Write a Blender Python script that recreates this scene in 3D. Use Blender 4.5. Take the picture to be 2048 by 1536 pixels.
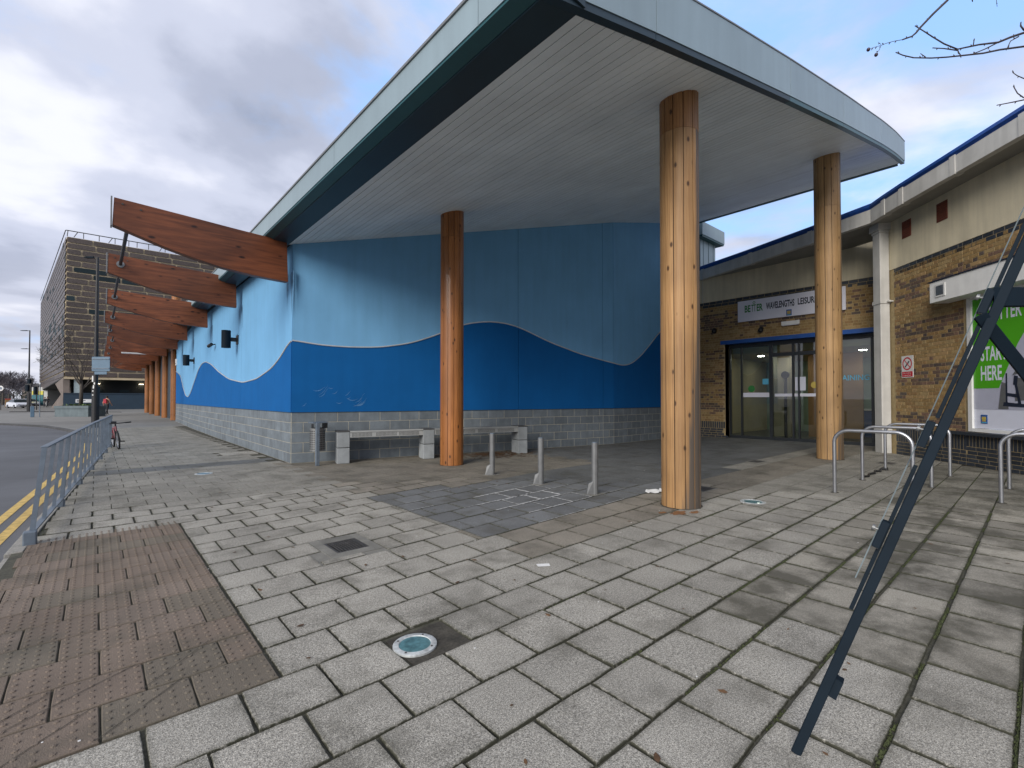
import bpy, bmesh, math, random
from mathutils import Vector, Matrix
R = random.Random(7)
rad = math.radians
for o in list(bpy.data.objects): bpy.data.objects.remove(o)
sc = bpy.context.scene
C = sc.collection

# ------------------------------------------------------------------ camera
cam = bpy.data.cameras.new('camera'); co = bpy.data.objects.new('camera', cam); C.objects.link(co)
cam.sensor_width = 36; cam.lens = 940/2048*36; cam.shift_y = 12.6/2048
cam.clip_start = 0.05; cam.clip_end = 3000
co.location = (0, 0, 1.45); co.rotation_euler = (rad(91), 0, rad(-41.5))
sc.camera = co
sc.render.resolution_x = 1024; sc.render.resolution_y = 768
sc.view_settings.view_transform = 'Standard'; sc.view_settings.look = 'None'
sc.view_settings.exposure = 1.0; sc.view_settings.gamma = 1
sc.view_settings.use_curve_mapping = False

# ------------------------------------------------------------------ world
SUN_EL, SUN_AZ = rad(25), rad(250)      # azimuth from +Y clockwise
w = bpy.data.worlds.new('World'); sc.world = w; w.use_nodes = True
nt = w.node_tree; nt.nodes.clear()
def N(t, **k):
    n = nt.nodes.new(t)
    for a, b in k.items(): setattr(n, a, b)
    return n
def L(a, b): nt.links.new(a, b)
def setin(n, **k):
    for a, b in k.items(): n.inputs[a.replace('_', ' ')].default_value = b
out = N('ShaderNodeOutputWorld'); bg = N('ShaderNodeBackground'); L(bg.outputs[0], out.inputs[0])
bg.inputs[1].default_value = 0.112
sky = N('ShaderNodeTexSky', sky_type='NISHITA', sun_disc=False, sun_elevation=SUN_EL, sun_rotation=SUN_AZ,
        air_density=1.0, dust_density=1.5, ozone_density=1.0)
tc = N('ShaderNodeTexCoord')
sep = N('ShaderNodeSeparateXYZ'); L(tc.outputs['Generated'], sep.inputs[0])
# project direction on a cloud deck plane: p = xy/(z+.12)
add = N('ShaderNodeMath', operation='ADD'); add.inputs[1].default_value = 0.16; L(sep.outputs[2], add.inputs[0])
mx = N('ShaderNodeMath', operation='MAXIMUM'); mx.inputs[1].default_value = 0.05; L(add.outputs[0], mx.inputs[0])
dx = N('ShaderNodeMath', operation='DIVIDE'); L(sep.outputs[0], dx.inputs[0]); L(mx.outputs[0], dx.inputs[1])
dy = N('ShaderNodeMath', operation='DIVIDE'); L(sep.outputs[1], dy.inputs[0]); L(mx.outputs[0], dy.inputs[1])
cmb = N('ShaderNodeCombineXYZ'); L(dx.outputs[0], cmb.inputs[0]); L(dy.outputs[0], cmb.inputs[1])
def wnoise(scale, detail, rough, off, dist=0.0):
    m = N('ShaderNodeMapping'); m.inputs['Location'].default_value = off; L(cmb.outputs[0], m.inputs[0])
    n = N('ShaderNodeTexNoise'); n.inputs['Scale'].default_value = scale; n.inputs['Detail'].default_value = detail
    n.inputs['Roughness'].default_value = rough; n.inputs['Distortion'].default_value = dist
    L(m.outputs[0], n.inputs['Vector']); return n
def wramp(src, stops):
    r = N('ShaderNodeValToRGB'); L(src, r.inputs[0]); e = r.color_ramp
    e.interpolation = 'EASE'
    while len(e.elements) > 1: e.elements.remove(e.elements[-1])
    e.elements[0].position = stops[0][0]; e.elements[0].color = (*stops[0][1], 1)
    for p_, c_ in stops[1:]:
        q = e.elements.new(p_); q.color = (*c_, 1)
    return r
n1 = wnoise(1.2, 7, 0.5, (3.1, 1.7, 0), 0.15)
n2 = wnoise(1.6, 7, 0.55, (7.3, 5.2, 2.0), 0.3)
shade = wramp(n1.outputs[0], [(0.30, (1.5, 1.7, 2.25)), (0.42, (2.2, 2.4, 3.05)), (0.52, (3.0, 3.2, 3.9)), (0.64, (4.3, 4.4, 4.9))])
# where the deck opens to blue: around the sky above the entrance
nrm = N('ShaderNodeVectorMath', operation='DOT_PRODUCT'); L(tc.outputs['Generated'], nrm.inputs[0])
nrm.inputs[1].default_value = Vector((0.885, 0.255, 0.50)).normalized()
gap = N('ShaderNodeMapRange'); gap.inputs[1].default_value = 0.62; gap.inputs[2].default_value = 0.99
gap.inputs[3].default_value = 0.0; gap.inputs[4].default_value = 0.25; L(nrm.outputs['Value'], gap.inputs[0])
cov = N('ShaderNodeMath', operation='SUBTRACT'); L(n2.outputs[0], cov.inputs[0]); L(gap.outputs[0], cov.inputs[1])
covr = wramp(cov.outputs[0], [(0.18, (0.05, 0.05, 0.05)), (0.40, (1, 1, 1))])
blue = N('ShaderNodeMix', data_type='RGBA'); blue.inputs['Factor'].default_value = 0.75
L(sky.outputs[0], blue.inputs['A']); blue.inputs['B'].default_value = (1.9, 3.4, 6.2, 1)
mixc = N('ShaderNodeMix', data_type='RGBA'); L(covr.outputs[0], mixc.inputs['Factor'])
L(blue.outputs['Result'], mixc.inputs['A']); L(shade.outputs[0], mixc.inputs['B'])
# brighter, warmer band at the horizon
hz = N('ShaderNodeMapRange'); hz.inputs[1].default_value = 0.0; hz.inputs[2].default_value = 0.22
hz.inputs[3].default_value = 0.55; hz.inputs[4].default_value = 0.0; L(sep.outputs[2], hz.inputs[0])
mixh = N('ShaderNodeMix', data_type='RGBA'); L(hz.outputs[0], mixh.inputs['Factor'])
L(mixc.outputs['Result'], mixh.inputs['A']); mixh.inputs['B'].default_value = (3.3, 3.3, 3.55, 1)
L(mixh.outputs['Result'], bg.inputs[0])

sun = bpy.data.lights.new('sun', 'SUN'); so = bpy.data.objects.new('sun', sun); C.objects.link(so)
sun.energy = 1.6; sun.angle = rad(32); sun.color = (1, 0.95, 0.88)
sd = Vector((math.sin(SUN_AZ)*math.cos(SUN_EL), math.cos(SUN_AZ)*math.cos(SUN_EL), math.sin(SUN_EL)))
so.rotation_euler = (-sd).to_track_quat('-Z', 'Y').to_euler(); so.location = sd*50

# ------------------------------------------------------------------ materials
MATS = {}
def mat(name, col, rough=0.7, metal=0.0, var=0.15, nscale=6.0, nstr=0.12, fine=0.0, fscale=150.0, fcol=None,
        bump=0.0, bscale=80.0, spec=0.5, streak=0.0, colors=None, stretch=None, emit=None, dirt=0.0, hueobj=False, coat=0.0):
    m = bpy.data.materials.new(name); m.use_nodes = True; MATS[name] = m
    t = m.node_tree; t.nodes.clear()
    def n(tp, **k):
        q = t.nodes.new(tp)
        for a, b in k.items(): setattr(q, a, b)
        return q
    l = lambda a, b: t.links.new(a, b)
    o = n('ShaderNodeOutputMaterial'); b = n('ShaderNodeBsdfPrincipled'); l(b.outputs[0], o.inputs[0])
    b.inputs['Roughness'].default_value = rough; b.inputs['Metallic'].default_value = metal
    b.inputs['Specular IOR Level'].default_value = spec; b.inputs['Coat Weight'].default_value = coat
    geo = n('ShaderNodeNewGeometry')
    mp = n('ShaderNodeMapping'); l(geo.outputs['Position'], mp.inputs[0])
    if stretch: mp.inputs['Scale'].default_value = stretch
    # per piece tint
    at = n('ShaderNodeAttribute', attribute_name='tint'); oi = n('ShaderNodeObjectInfo')
    ad = n('ShaderNodeMath', operation='ADD'); l(at.outputs['Fac'], ad.inputs[0]); l(oi.outputs['Random'], ad.inputs[1])
    fr = n('ShaderNodeMath', operation='FRACT'); l(ad.outputs[0], fr.inputs[0])
    if colors:
        r = n('ShaderNodeValToRGB'); l(fr.outputs[0], r.inputs[0]); e = r.color_ramp; e.interpolation = 'CONSTANT' if len(colors) > 3 else 'LINEAR'
        while len(e.elements) > 1: e.elements.remove(e.elements[-1])
        e.elements[0].position = 0; e.elements[0].color = (*colors[0], 1)
        for i, c_ in enumerate(colors[1:]):
            q = e.elements.new((i+1)/len(colors) if len(colors) > 3 else (i+1)/(len(colors)-1)); q.color = (*c_, 1)
        cur = r.outputs[0]
    else:
        rgb = n('ShaderNodeRGB'); rgb.outputs[0].default_value = (*col, 1); cur = rgb.outputs[0]
    hs = n('ShaderNodeHueSaturation'); l(cur, hs.inputs['Color'])
    mr = n('ShaderNodeMapRange'); l(fr.outputs[0], mr.inputs[0]); mr.inputs[3].default_value = 1-var; mr.inputs[4].default_value = 1+var
    l(mr.outputs[0], hs.inputs['Value']); cur = hs.outputs[0]
    def mul(cur, src, lo, hi, f0=0.3, f1=0.7):
        m2 = n('ShaderNodeMapRange'); l(src, m2.inputs[0]); m2.inputs[1].default_value = f0; m2.inputs[2].default_value = f1
        m2.inputs[3].default_value = lo; m2.inputs[4].default_value = hi
        h = n('ShaderNodeVectorMath', operation='SCALE'); l(cur, h.inputs[0]); l(m2.outputs[0], h.inputs['Scale']); return h.outputs[0]
    if nstr:
        nz = n('ShaderNodeTexNoise'); nz.inputs['Scale'].default_value = nscale; nz.inputs['Detail'].default_value = 6
        nz.inputs['Roughness'].default_value = 0.6
        l(mp.outputs[0], nz.inputs['Vector']); cur = mul(cur, nz.outputs[0], 1-nstr, 1+nstr)
    if fine:
        nf = n('ShaderNodeTexNoise'); nf.inputs['Scale'].default_value = fscale; nf.inputs['Detail'].default_value = 3
        l(geo.outputs['Position'], nf.inputs['Vector']); cur = mul(cur, nf.outputs[0], 1-fine, 1+fine)
    if streak:
        m3 = n('ShaderNodeMapping'); m3.inputs['Scale'].default_value = (3, 3, 0.25); l(geo.outputs['Position'], m3.inputs[0])
        ns = n('ShaderNodeTexNoise'); ns.inputs['Scale'].default_value = 2.2; ns.inputs['Detail'].default_value = 6; l(m3.outputs[0], ns.inputs['Vector'])
        cur = mul(cur, ns.outputs[0], 1-streak, 1+streak*0.4, 0.35, 0.65)
    l(cur, b.inputs['Base Color'])
    if bump:
        nb = n('ShaderNodeTexNoise'); nb.inputs['Scale'].default_value = bscale; nb.inputs['Detail'].default_value = 4
        l(mp.outputs[0], nb.inputs['Vector'])
        bp = n('ShaderNodeBump'); bp.inputs['Strength'].default_value = bump; bp.inputs['Distance'].default_value = 0.01
        l(nb.outputs[0], bp.inputs['Height']); l(bp.outputs[0], b.inputs['Normal'])
    if emit:
        b.inputs['Emission Color'].default_value = (*emit[0], 1); b.inputs['Emission Strength'].default_value = emit[1]
    m['_'] = 0
    return m

def slab_mat(name, base, stain=(0.50, 0.72, 0.75), speck=0.35, edge_d=0.45, var=0.10, cols=None):
    """worn concrete flag: exposed aggregate, darker dirty edges, random stains"""
    m = mat(name, base, rough=0.88, var=var, nscale=1.3, nstr=0.16, fine=0.0, bump=0.5, bscale=160, spec=0.3, colors=cols)
    t = m.node_tree; b = next(x for x in t.nodes if x.type == 'BSDF_PRINCIPLED')
    cur = b.inputs['Base Color'].links[0].from_socket; l = t.links.new
    def n(tp, **k):
        q = t.nodes.new(tp)
        for a, c_ in k.items(): setattr(q, a, c_)
        return q
    geo = n('ShaderNodeNewGeometry')
    def ramp(src, a, b_, lo, hi):
        q = n('ShaderNodeMapRange'); l(src, q.inputs[0]); q.inputs[1].default_value = a; q.inputs[2].default_value = b_
        q.inputs[3].default_value = lo; q.inputs[4].default_value = hi; return q.outputs[0]
    def noise(s, d=3, r=0.5):
        q = n('ShaderNodeTexNoise'); q.inputs['Scale'].default_value = s; q.inputs['Detail'].default_value = d; q.inputs['Roughness'].default_value = r
        l(geo.outputs['Position'], q.inputs['Vector']); return q.outputs[0]
    def scale(c_, s):
        q = n('ShaderNodeVectorMath', operation='SCALE'); l(c_, q.inputs[0]); l(s, q.inputs['Scale']); return q.outputs[0]
    cur = scale(cur, ramp(noise(190, 2), 0.30, 0.70, 1-speck, 1+speck))
    cur = scale(cur, ramp(noise(75, 3), 0.32, 0.68, 1-speck*0.45, 1+speck*0.45))
    # light grit
    v = n('ShaderNodeTexVoronoi'); v.inputs['Scale'].default_value = 120; l(geo.outputs['Position'], v.inputs['Vector'])
    g1 = n('ShaderNodeMix', data_type='RGBA'); l(ramp(v.outputs['Distance'], 0.12, 0.26, 0.5*speck*2, 0.0), g1.inputs['Factor'])
    l(cur, g1.inputs['A']); g1.inputs['B'].default_value = (0.46, 0.45, 0.42, 1); cur = g1.outputs['Result']
    # damp / algae stains
    st = n('ShaderNodeMix', data_type='RGBA'); l(ramp(noise(1.7, 7, 0.65), stain[0], stain[1], 0.0, stain[2]), st.inputs['Factor'])
    l(cur, st.inputs['A']); st.inputs['B'].default_value = (0.085, 0.080, 0.062, 1); cur = st.outputs['Result']
    # dirt along the arris (attribute edge) broken up with noise
    ea = n('ShaderNodeAttribute', attribute_name='edge')
    mu = n('ShaderNodeMath', operation='MULTIPLY'); l(ea.outputs['Fac'], mu.inputs[0]); l(ramp(noise(28, 5, 0.65), 0.35, 0.62, 0.2, 1.0), mu.inputs[1])
    m2 = n('ShaderNodeMath', operation='MULTIPLY'); l(mu.outputs[0], m2.inputs[0]); m2.inputs[1].default_value = edge_d*1.6; m2.use_clamp = True
    e2 = n('ShaderNodeMix', data_type='RGBA'); l(m2.outputs[0], e2.inputs['Factor']); l(cur, e2.inputs['A'])
    e2.inputs['B'].default_value = (0.055, 0.055, 0.038, 1); cur = e2.outputs['Result']
    l(cur, b.inputs['Base Color'])
    return m

def wood_mat(name, c1, c2, grey=0.0, axis='z', rough=0.5, knots=True, coat=0.0, gtop=2.6, gdir=(0.75, -0.66, 0)):
    m = mat(name, c1, rough=rough, var=0.20, nstr=0.0, spec=0.4, coat=coat)
    t = m.node_tree; b = next(x for x in t.nodes if x.type == 'BSDF_PRINCIPLED')
    cur = b.inputs['Base Color'].links[0].from_socket; l = t.links.new
    def n(tp, **k):
        q = t.nodes.new(tp)
        for a, c_ in k.items(): setattr(q, a, c_)
        return q
    geo = n('ShaderNodeNewGeometry'); oi = n('ShaderNodeObjectInfo')
    off = n('ShaderNodeVectorMath', operation='SCALE'); off.inputs[0].default_value = (17, 31, 53); l(oi.outputs['Random'], off.inputs['Scale'])
    ad = n('ShaderNodeVectorMath', operation='ADD'); l(geo.outputs['Position'], ad.inputs[0]); l(off.outputs[0], ad.inputs[1])
    mp = n('ShaderNodeMapping'); l(ad.outputs[0], mp.inputs[0]); mp.inputs['Scale'].default_value = {'z': (26, 26, 0.7), 'x': (0.55, 6, 7)}[axis]
    def mr(src, a, b_, lo, hi):
        q = n('ShaderNodeMapRange'); l(src, q.inputs[0]); q.inputs[1].default_value = a; q.inputs[2].default_value = b_
        q.inputs[3].default_value = lo; q.inputs[4].default_value = hi; return q.outputs[0]
    g = n('ShaderNodeTexNoise'); g.inputs['Scale'].default_value = 2.4; g.inputs['Detail'].default_value = 7; g.inputs['Distortion'].default_value = 0.6
    l(mp.outputs[0], g.inputs['Vector'])
    mx_ = n('ShaderNodeMix', data_type='RGBA'); l(mr(g.outputs[0], 0.30, 0.70, 0, 0.8), mx_.inputs['Factor']); l(cur, mx_.inputs['A'])
    mx_.inputs['B'].default_value = (*c2, 1); cur = mx_.outputs['Result']
    if knots:
        mp2 = n('ShaderNodeMapping'); l(ad.outputs[0], mp2.inputs[0]); mp2.inputs['Scale'].default_value = {'z': (7, 7, 3.6), 'x': (2.2, 5, 5)}[axis]
        v = n('ShaderNodeTexVoronoi'); v.inputs['Scale'].default_value = 1.0; l(mp2.outputs[0], v.inputs['Vector'])
        k = n('ShaderNodeMix', data_type='RGBA'); l(mr(v.outputs['Distance'], 0.08, 0.17, 0.92, 0.0), k.inputs['Factor']); l(cur, k.inputs['A'])
        k.inputs['B'].default_value = (c2[0]*0.18, c2[1]*0.14, c2[2]*0.14, 1); cur = k.outputs['Result']
    # broad tone changes
    b1 = n('ShaderNodeTexNoise'); b1.inputs['Scale'].default_value = 0.9; b1.inputs['Detail'].default_value = 4; l(geo.outputs['Position'], b1.inputs['Vector'])
    s = n('ShaderNodeVectorMath', operation='SCALE'); l(cur, s.inputs[0]); l(mr(b1.outputs[0], 0.3, 0.7, 0.72, 1.2), s.inputs['Scale']); cur = s.outputs[0]
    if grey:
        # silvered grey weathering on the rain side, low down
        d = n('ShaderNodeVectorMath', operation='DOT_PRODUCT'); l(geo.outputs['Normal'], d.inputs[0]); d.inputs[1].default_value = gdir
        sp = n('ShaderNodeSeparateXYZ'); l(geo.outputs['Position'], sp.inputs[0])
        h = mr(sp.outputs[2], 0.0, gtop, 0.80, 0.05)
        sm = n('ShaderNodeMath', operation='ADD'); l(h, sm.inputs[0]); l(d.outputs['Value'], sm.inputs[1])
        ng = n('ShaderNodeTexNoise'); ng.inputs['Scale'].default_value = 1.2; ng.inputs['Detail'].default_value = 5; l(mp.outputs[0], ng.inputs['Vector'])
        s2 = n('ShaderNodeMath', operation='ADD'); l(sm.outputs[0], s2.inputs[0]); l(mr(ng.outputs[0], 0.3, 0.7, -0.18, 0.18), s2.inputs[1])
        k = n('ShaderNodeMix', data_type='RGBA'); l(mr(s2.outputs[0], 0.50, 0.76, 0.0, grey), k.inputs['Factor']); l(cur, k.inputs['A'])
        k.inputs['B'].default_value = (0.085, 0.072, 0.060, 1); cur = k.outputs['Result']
    l(cur, b.inputs['Base Color'])
    bp = n('ShaderNodeBump'); bp.inputs['Strength'].default_value = 0.15; bp.inputs['Distance'].default_value = 0.01
    l(g.outputs[0], bp.inputs['Height']); l(bp.outputs[0], b.inputs['Normal'])
    return m

slab_mat('flag', (0.325, 0.308, 0.268), speck=0.6)
slab_mat('flag_blue', (0.160, 0.165, 0.166), var=0.12)
slab_mat('flag_tan', (0.25, 0.225, 0.185), var=0.12)
slab_mat('flag_right', (0.30, 0.28, 0.235), var=0.2, edge_d=0.6, stain=(0.44, 0.60, 0.85))
slab_mat('tactile', (0.135, 0.085, 0.068), var=0.08, speck=0.10, edge_d=0.12, cols=[(0.195, 0.153, 0.120), (0.20, 0.158, 0.124), (0.18, 0.142, 0.112), (0.19, 0.152, 0.122), (0.150, 0.128, 0.100)])
mat('joint', (0.060, 0.058, 0.042), rough=0.95, nscale=9, nstr=0.35, fine=0.3, fscale=60)
mat('pave_far', (0.20, 0.195, 0.18), rough=0.9, nscale=2, nstr=0.15, fine=0.12, fscale=30)
mat('asphalt', (0.115, 0.118, 0.125), rough=0.82, nscale=0.6, nstr=0.16, fine=0.25, fscale=90, bump=0.3)
mat('kerb', (0.26, 0.25, 0.225), rough=0.85, nscale=5, nstr=0.25, fine=0.2, fscale=80, var=0.12)
mat('yellow_line', (0.52, 0.36, 0.11), rough=0.8, nscale=9, nstr=0.3, fine=0.15)
mat('white_line', (0.55, 0.55, 0.55), rough=0.8, nscale=9, nstr=0.3)
mat('moss', (0.045, 0.055, 0.02), rough=0.95, nscale=40, nstr=0.4, var=0.3)
mat('blue_light', (0.165, 0.385, 0.62), spec=0.2, rough=0.8, nscale=1.2, nstr=0.05, streak=0.045, var=0.0, bump=0.1, bscale=120)
mat('blue_dark', (0.005, 0.10, 0.31), spec=0.15, rough=0.8, nscale=1.5, nstr=0.06, streak=0.04, var=0.0, bump=0.1, bscale=120)
mat('trim', (0.55, 0.56, 0.56), rough=0.4, metal=0.4, var=0)
mat('block', (0.145, 0.17, 0.19), rough=0.85, var=0.12, nscale=4, nstr=0.18, fine=0.12, fscale=120, streak=0.12)
mat('mortar_grey', (0.36, 0.34, 0.28), rough=0.95, nscale=20, nstr=0.15)
mat('soffit', (0.82, 0.89, 0.92), rough=0.55, var=0.04, nscale=0.9, nstr=0.09)
mat('soffit_gap', (0.03, 0.03, 0.03), rough=0.9)
mat('fascia', (0.27, 0.35, 0.38), rough=0.45, metal=0.25, var=0.04, nscale=0.7, nstr=0.07, streak=0.05)
mat('teal', (0.016, 0.085, 0.10), rough=0.45, nscale=2, nstr=0.1, var=0.0)
mat('navy', (0.012, 0.034, 0.050), rough=0.5, nscale=2, nstr=0.1, var=0.0)
wood_mat('wood_orange', (0.34, 0.135, 0.038), (0.20, 0.068, 0.018), rough=0.45, coat=0.1)
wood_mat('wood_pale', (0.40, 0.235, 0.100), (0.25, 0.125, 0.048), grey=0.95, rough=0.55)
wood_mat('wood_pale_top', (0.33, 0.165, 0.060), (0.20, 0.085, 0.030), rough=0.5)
wood_mat('wood_beige', (0.38, 0.235, 0.105), (0.26, 0.145, 0.06), grey=0.8, rough=0.55, gtop=1.6)
wood_mat('glulam', (0.25, 0.078, 0.030), (0.075, 0.022, 0.010), axis='x', rough=0.5, coat=0.05)
mat('steel', (0.46, 0.47, 0.49), rough=0.34, metal=0.9, var=0.05, nscale=12, nstr=0.08)
mat('steel_dull', (0.22, 0.225, 0.225), rough=0.5, metal=0.6, var=0.06, nscale=10, nstr=0.12)
mat('galv', (0.15, 0.185, 0.225), rough=0.55, metal=0.35, var=0.06, nscale=10, nstr=0.15)
mat('dark_steel', (0.006, 0.013, 0.021), rough=0.65, metal=0.0, spec=0.12, var=0.05, nscale=6, nstr=0.15)
mat('bench_metal', (0.36, 0.37, 0.36), rough=0.5, metal=0.2, nscale=8, nstr=0.1)
mat('black', (0.012, 0.012, 0.013), rough=0.5, var=0.0)
mat('rubber', (0.02, 0.02, 0.02), rough=0.85)
mat('concrete_pale', (0.27, 0.29, 0.30), rough=0.85, nscale=4, nstr=0.16, fine=0.12, streak=0.1)
mat('concrete', (0.17, 0.165, 0.145), rough=0.9, nscale=6, nstr=0.2, fine=0.2)
mat('dirt', (0.05, 0.045, 0.035), rough=0.95, nscale=9, nstr=0.4, fine=0.3, fscale=70)
mat('cast_iron', (0.085, 0.08, 0.075), rough=0.6, metal=0.5, nscale=15, nstr=0.25)
mat('lens', (0.10, 0.22, 0.24), rough=0.3, nscale=22, nstr=0.5, coat=0.6)
mat('ring', (0.50, 0.52, 0.51), rough=0.55, metal=0.3, nscale=22, nstr=0.4)
mat('brick_yellow', (0.30, 0.175, 0.06), rough=0.85, var=0.10, nscale=14, nstr=0.2, fine=0.2, fscale=90, bump=0.4,
    colors=[(0.30, 0.20, 0.085), (0.26, 0.165, 0.065), (0.33, 0.23, 0.105), (0.28, 0.18, 0.07), (0.24, 0.145, 0.06), (0.31, 0.20, 0.09)])
mat('brick_brown', (0.10, 0.06, 0.045), rough=0.85, var=0.12, nscale=14, nstr=0.3, fine=0.2, fscale=90, bump=0.4,
    colors=[(0.125, 0.08, 0.058), (0.085, 0.062, 0.052), (0.24, 0.15, 0.065), (0.14, 0.085, 0.06), (0.10, 0.075, 0.06), (0.16, 0.095, 0.065)])
mat('brick_blue', (0.030, 0.036, 0.046), rough=0.5, var=0.22, nscale=14, nstr=0.25, fine=0.12, fscale=90)
mat('mortar', (0.38, 0.29, 0.15), rough=0.95, nscale=12, nstr=0.2)
mat('render_cream', (0.56, 0.50, 0.36), rough=0.9, nscale=1.1, nstr=0.10, streak=0.12, fine=0.06)
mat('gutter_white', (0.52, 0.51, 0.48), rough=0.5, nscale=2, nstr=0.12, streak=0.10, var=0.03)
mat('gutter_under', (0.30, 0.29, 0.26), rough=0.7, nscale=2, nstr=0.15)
mat('roof_blue', (0.015, 0.07, 0.30), rough=0.4, nscale=6, nstr=0.15, metal=0.1)
mat('paint_white', (0.70, 0.70, 0.68), rough=0.45, nscale=3, nstr=0.06, streak=0.05)
mat('sign_white', (0.70, 0.70, 0.78), rough=0.35, nscale=2, nstr=0.02, var=0)
mat('ink', (0.012, 0.018, 0.035), rough=0.5, var=0)
mat('green_dark', (0.03, 0.20, 0.045), rough=0.5, var=0)
mat('poster_green', (0.075, 0.36, 0.012), rough=0.35, var=0, nstr=0.02)
mat('poster_grey', (0.42, 0.43, 0.52), rough=0.35, var=0, nstr=0.06, nscale=3)
mat('poster_pale', (0.66, 0.68, 0.78), rough=0.35, var=0, nstr=0.02)
mat('skin', (0.42, 0.24, 0.17), rough=0.6, var=0)
mat('cyan', (0.10, 0.42, 0.60), rough=0.6, var=0)
mat('badge_blue', (0.02, 0.09, 0.30), rough=0.5, var=0)
mat('badge_gold', (0.50, 0.38, 0.08), rough=0.5, var=0)
mat('red', (0.50, 0.02, 0.035), rough=0.5, var=0)
mat('terracotta', (0.17, 0.048, 0.026), rough=0.8, nscale=20, nstr=0.2)
mat('frame_blue', (0.012, 0.075, 0.30), rough=0.4, var=0)
mat('frame_dark', (0.020, 0.024, 0.028), rough=0.4, var=0)
mat('floor_in', (0.10, 0.10, 0.10), rough=0.4)
mat('wall_cream', (0.45, 0.38, 0.24), rough=0.8, nscale=1, nstr=0.1)
mat('wall_orange', (0.50, 0.27, 0.12), rough=0.7, nscale=1, nstr=0.1)
mat('wall_green', (0.30, 0.40, 0.30), rough=0.7, nscale=1, nstr=0.1)
mat('lamp_on', (1, 1, 1), emit=((1, 0.93, 0.8), 26.0), var=0, nstr=0)
mat('lamp_dim', (1, 0.9, 0.7), emit=((1, 0.85, 0.6), 5.0), var=0, nstr=0)
mat('car_white', (0.62, 0.65, 0.70), rough=0.25, coat=0.6, var=0, nstr=0)
mat('car_silver', (0.38, 0.40, 0.43), rough=0.3, coat=0.6, var=0, nstr=0, metal=0.4)
mat('car_blue', (0.02, 0.09, 0.28), rough=0.25, coat=0.6, var=0, nstr=0)
mat('car_glass', (0.02, 0.03, 0.035), rough=0.08, var=0, nstr=0)
mat('bark', (0.085, 0.072, 0.060), rough=0.9, nscale=12, nstr=0.3)
mat('twig', (0.050, 0.038, 0.042), rough=0.8, nscale=30, nstr=0.3, var=0.2)
mat('far_twig', (0.105, 0.092, 0.098), rough=0.9, nscale=1, nstr=0.3, var=0.3)
mat('berry', (0.035, 0.018, 0.035), rough=0.4, nstr=0.2)
mat('leaf_dry', (0.11, 0.058, 0.026), rough=0.8, var=0.4, nscale=40, nstr=0.3)
mat('leaf_green', (0.06, 0.10, 0.03), rough=0.7, var=0.4)
mat('litter', (0.70, 0.70, 0.68), rough=0.8, var=0)
mat('cp_brick', (0.072, 0.056, 0.048), rough=0.4, var=0.18, nscale=0.8, nstr=0.12, fine=0.35, fscale=9, metal=0.1)
mat('cp_mortar', (0.50, 0.41, 0.27), rough=0.8, nscale=0.5, nstr=0.12)
mat('cp_glass', (0.022, 0.036, 0.042), rough=0.55, var=0.3, spec=0.15)
mat('cp_podium', (0.020, 0.042, 0.066), rough=0.55, nscale=0.6, nstr=0.12)
mat('cp_stone', (0.16, 0.13, 0.11), rough=0.7, nscale=0.8, nstr=0.2)
mat('cp_column', (0.42, 0.50, 0.50), rough=0.7)
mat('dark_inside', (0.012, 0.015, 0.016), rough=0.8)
mat('sign_back', (0.10, 0.17, 0.24), rough=0.5, nscale=4, nstr=0.08)
mat('planter', (0.115, 0.145, 0.155), rough=0.8, nscale=2, nstr=0.15, streak=0.1)
mat('granite_dark_and_shade', (0.06, 0.06, 0.06), rough=0.8, nscale=4, nstr=0.2)
mat('chalk', (0.55, 0.55, 0.54), rough=0.95, nscale=25, nstr=0.3)
mat('scuff', (0.10, 0.24, 0.44), rough=0.9, nscale=30, nstr=0.3)
mat('drip', (0.085, 0.20, 0.34), rough=0.9, nscale=8, nstr=0.3)
mat('rust', (0.22, 0.10, 0.035), rough=0.9, nscale=20, nstr=0.4)
mat('cloth_dark', (0.02, 0.022, 0.028), rough=0.9)
mat('cloth_red', (0.38, 0.03, 0.045), rough=0.8)
mat('frame_red', (0.16, 0.02, 0.03), rough=0.4)
mat('hair', (0.02, 0.014, 0.01), rough=0.8)
mat('hedge', (0.030, 0.045, 0.025), rough=0.9, nscale=2, nstr=0.4)
mat('fascia_yellow', (0.55, 0.50, 0.06), rough=0.5, var=0)
mat('shop_teal', (0.04, 0.14, 0.16), rough=0.3, var=0)
mat('pale_wall', (0.45, 0.45, 0.43), rough=0.8, nstr=0.1)

# clear glazing: mostly see-through with mirror reflection growing to grazing
g = bpy.data.materials.new('glass'); g.use_nodes = True; MATS['glass'] = g
t = g.node_tree; t.nodes.clear()
o_ = t.nodes.new('ShaderNodeOutputMaterial'); tr = t.nodes.new('ShaderNodeBsdfTransparent'); gl = t.nodes.new('ShaderNodeBsdfGlossy')
tr.inputs[0].default_value = (0.62, 0.72, 0.70, 1); gl.inputs['Roughness'].default_value = 0.01
fr = t.nodes.new('ShaderNodeFresnel'); fr.inputs[0].default_value = 2.1
mxs = t.nodes.new('ShaderNodeMixShader'); t.links.new(fr.outputs[0], mxs.inputs[0]); t.links.new(tr.outputs[0], mxs.inputs[1]); t.links.new(gl.outputs[0], mxs.inputs[2])
t.links.new(mxs.outputs[0], o_.inputs[0])

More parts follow.
